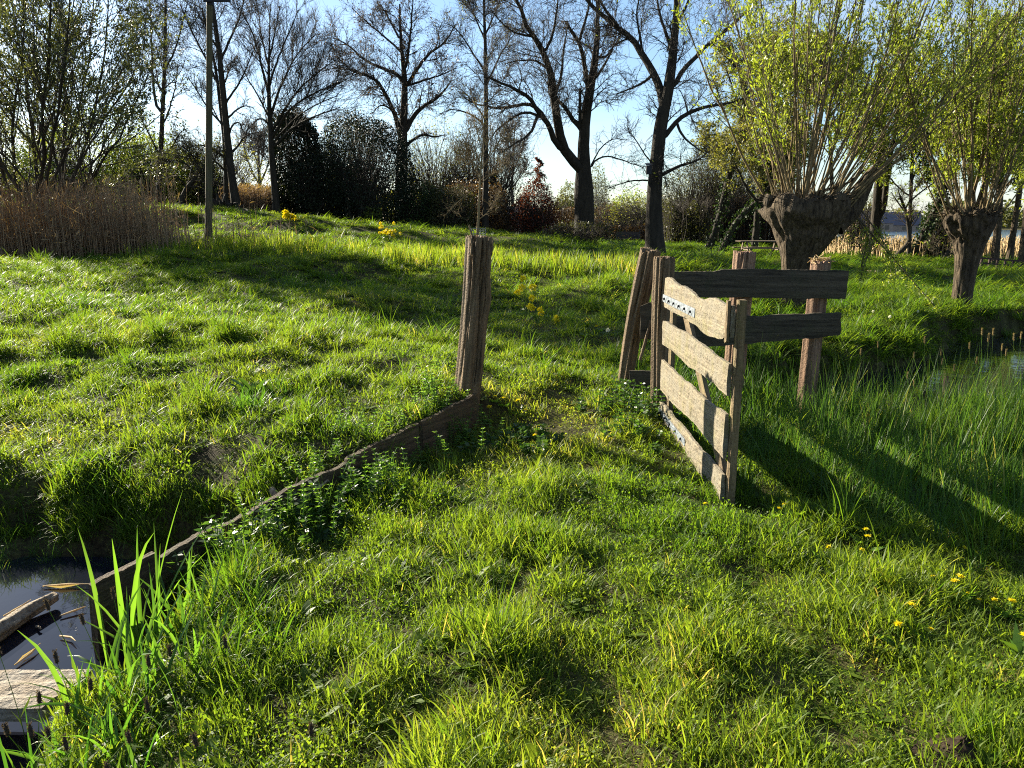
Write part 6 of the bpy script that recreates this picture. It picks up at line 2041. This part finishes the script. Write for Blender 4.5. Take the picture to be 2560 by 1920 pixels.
# dark low rail fence at the far right
Yq = 27
fr_ = thing('rail_fence', 'low dark red-brown rail fence by the reeds at the right edge', 'fence', gxy(at(2500, 660, Yq)[0], Yq))
xa, xb = at(2453, 660, Yq)[0], at(2552, 660, Yq)[0]
npst = 6
for q in range(npst):
    x_ = xa + (xb - xa) * q / (npst - 1); z_ = gz(x_, Yq)
    mb = MB(); slab(mb, (x_, Yq, z_ - .2), (x_, Yq, at(1280, 645 + 8 * q / 5, Yq)[2] + .02), (0, 1, 0), .06, .06)
    obj('post', mb, M['darkrail'], fr_, smooth=False)
for y0, y1 in ((645, 653), (657, 665), (668, 678)):
    mb = MB(); slab(mb, (xa - .08, Yq - .05, at(1280, y0, Yq)[2]), (xb + .08, Yq - .05, at(1280, y1, Yq)[2]), (0, 1, 0), .055, .03)
    obj('rail', mb, M['darkrail'], fr_, smooth=False)
# young tree and lying board in the meadow right of the fence
Ym = 24
traced_tree('sapling', 'thin crooked young tree in the grass beyond the right fence post', Ym, [(2153, 682), (2155, 665), (2158, 648), (2162, 625), (2168, 600)], (7, 6.5, 5, 4), [([(2159, 640), (2150, 615), (2140, 600)], 3, 1.2), ([(2160, 630), (2175, 610), (2182, 590)], 3, 1.2)], 14, 50, 140,
            leaf=M['willow_leaf'], nleaf=380, lsz=.07, seed=601, rmin=.005, cat='sapling', bark=M['willow_bark'], twig=M['twig_light'])
mb = MB(); a = gp(2135, 683); b = gp(2196, 684); slab(mb, a + [0, 0, .06], b + [0, 0, .06], (0, 0, 1), .16, .07)
tag(obj('lying_board', mb, M['table'], origin=a, smooth=False), 'grey board lying in the meadow at the foot of the thin young tree', 'board')
# root stump and fallen log under the leaning tree on the left
p = gp(556, 520); 
g = np.random.default_rng(611)
stp = thing('root_stump', 'big black upturned root stump at the foot of the leaning tree', 'stump', (at(557, 500, 35.5)[0], 35.5, gz(at(557, 500, 35.5)[0], 35.5)))
c = np.array(stp.location)
mb = MB()
P = []
for q in range(34):
    d = norm(np.array([g.normal(0, 1), g.normal(0, .6), abs(g.normal(.35, .6))]))
    L = g.uniform(.35, .85)
    pts = c + np.array([0, 0, .12]) + d[None] * (np.linspace(0, 1, 7)[:, None] * L) + np.cumsum(g.normal(0, .035, (7, 3)), 0)
    P.append(pts)
tubes(mb, np.array(P), np.broadcast_to(np.linspace(.2, .03, 7), (34, 7)), 7)
obj('roots', mb, M['bark'], stp)
a = np.array([at(575, 525, 35)[0], 35, 0]); b = np.array([at(622, 527, 34.6)[0], 34.6, 0])
lgp = [a * (1 - f) + b * f for f in np.linspace(0, 1, 5)]
for q in lgp: q[2] = gz(q[0], q[1]) + .1
tag(obj('fallen_log', log_mesh(np.array(lgp), np.array([.2, .19, .2, .18, .15]), 612), M['bark'], origin=lgp[0]), 'dark fallen log in the grass right of the root stump', 'log')

# houses far beyond the wood
def house(label, px, py, Y, w_, d_, h_, rh, seed):
    c = at(px, py, Y); c = np.array([c[0], Y, gz(c[0], Y)])
    root = thing('house', label, 'house', c, 'houses far beyond the lake')
    mb = MB(); box(mb, c[0] - w_ / 2, c[0] + w_ / 2, Y - d_ / 2, Y + d_ / 2, c[2] - 1, c[2] + h_); obj('wall', mb, M['wall'], root, smooth=False)
    e = .4
    V = np.array([(-w_ / 2 - e, -d_ / 2 - e, h_ - .1), (w_ / 2 + e, -d_ / 2 - e, h_ - .1), (w_ / 2 + e, d_ / 2 + e, h_ - .1), (-w_ / 2 - e, d_ / 2 + e, h_ - .1), (-w_ / 2 - e, 0, h_ + rh), (w_ / 2 + e, 0, h_ + rh)]) + c
    mb = MB(); mb.add(V, [(0, 1, 5, 4), (2, 3, 4, 5), (3, 2, 1, 0)]); mb.more([(1, 2, 5), (3, 0, 4)], 0)
    rf = obj('roof', mb, M['roof'], root, smooth=False)
    mb = MB(); box(mb, c[0] + w_ * .25 - .4, c[0] + w_ * .25 + .4, Y - .4, Y + .4, c[2] + h_ + rh * .5, c[2] + h_ + rh + 1.0)
    o = obj('chimney', mb, M['wall'], None, origin=c, smooth=False); o.parent = rf; o.location = (0, 0, 0)
    for q in range(3):
        xx = c[0] - w_ / 2 + w_ * (q + .5) / 3
        mb = MB(); box(mb, xx - .6, xx + .6, Y - d_ / 2 - .06, Y - d_ / 2 - .003, c[2] + h_ * .4, c[2] + h_ * .8); obj('window', mb, M['glass'], root, smooth=False)
house('far house with a purplish roof glimpsed left of the two-stemmed tree', 2172, 548, 240, 11, 9, 3.2, 3.4, 1)
house('far house with a grey roof glimpsed between the two-stemmed tree and the ivy tree', 2245, 545, 250, 13, 9, 2.6, 4.0, 2)
house('far low house half hidden behind the hedge beside the copper beech', 1268, 515, 120, 8, 7, 3.0, 1.6, 3)
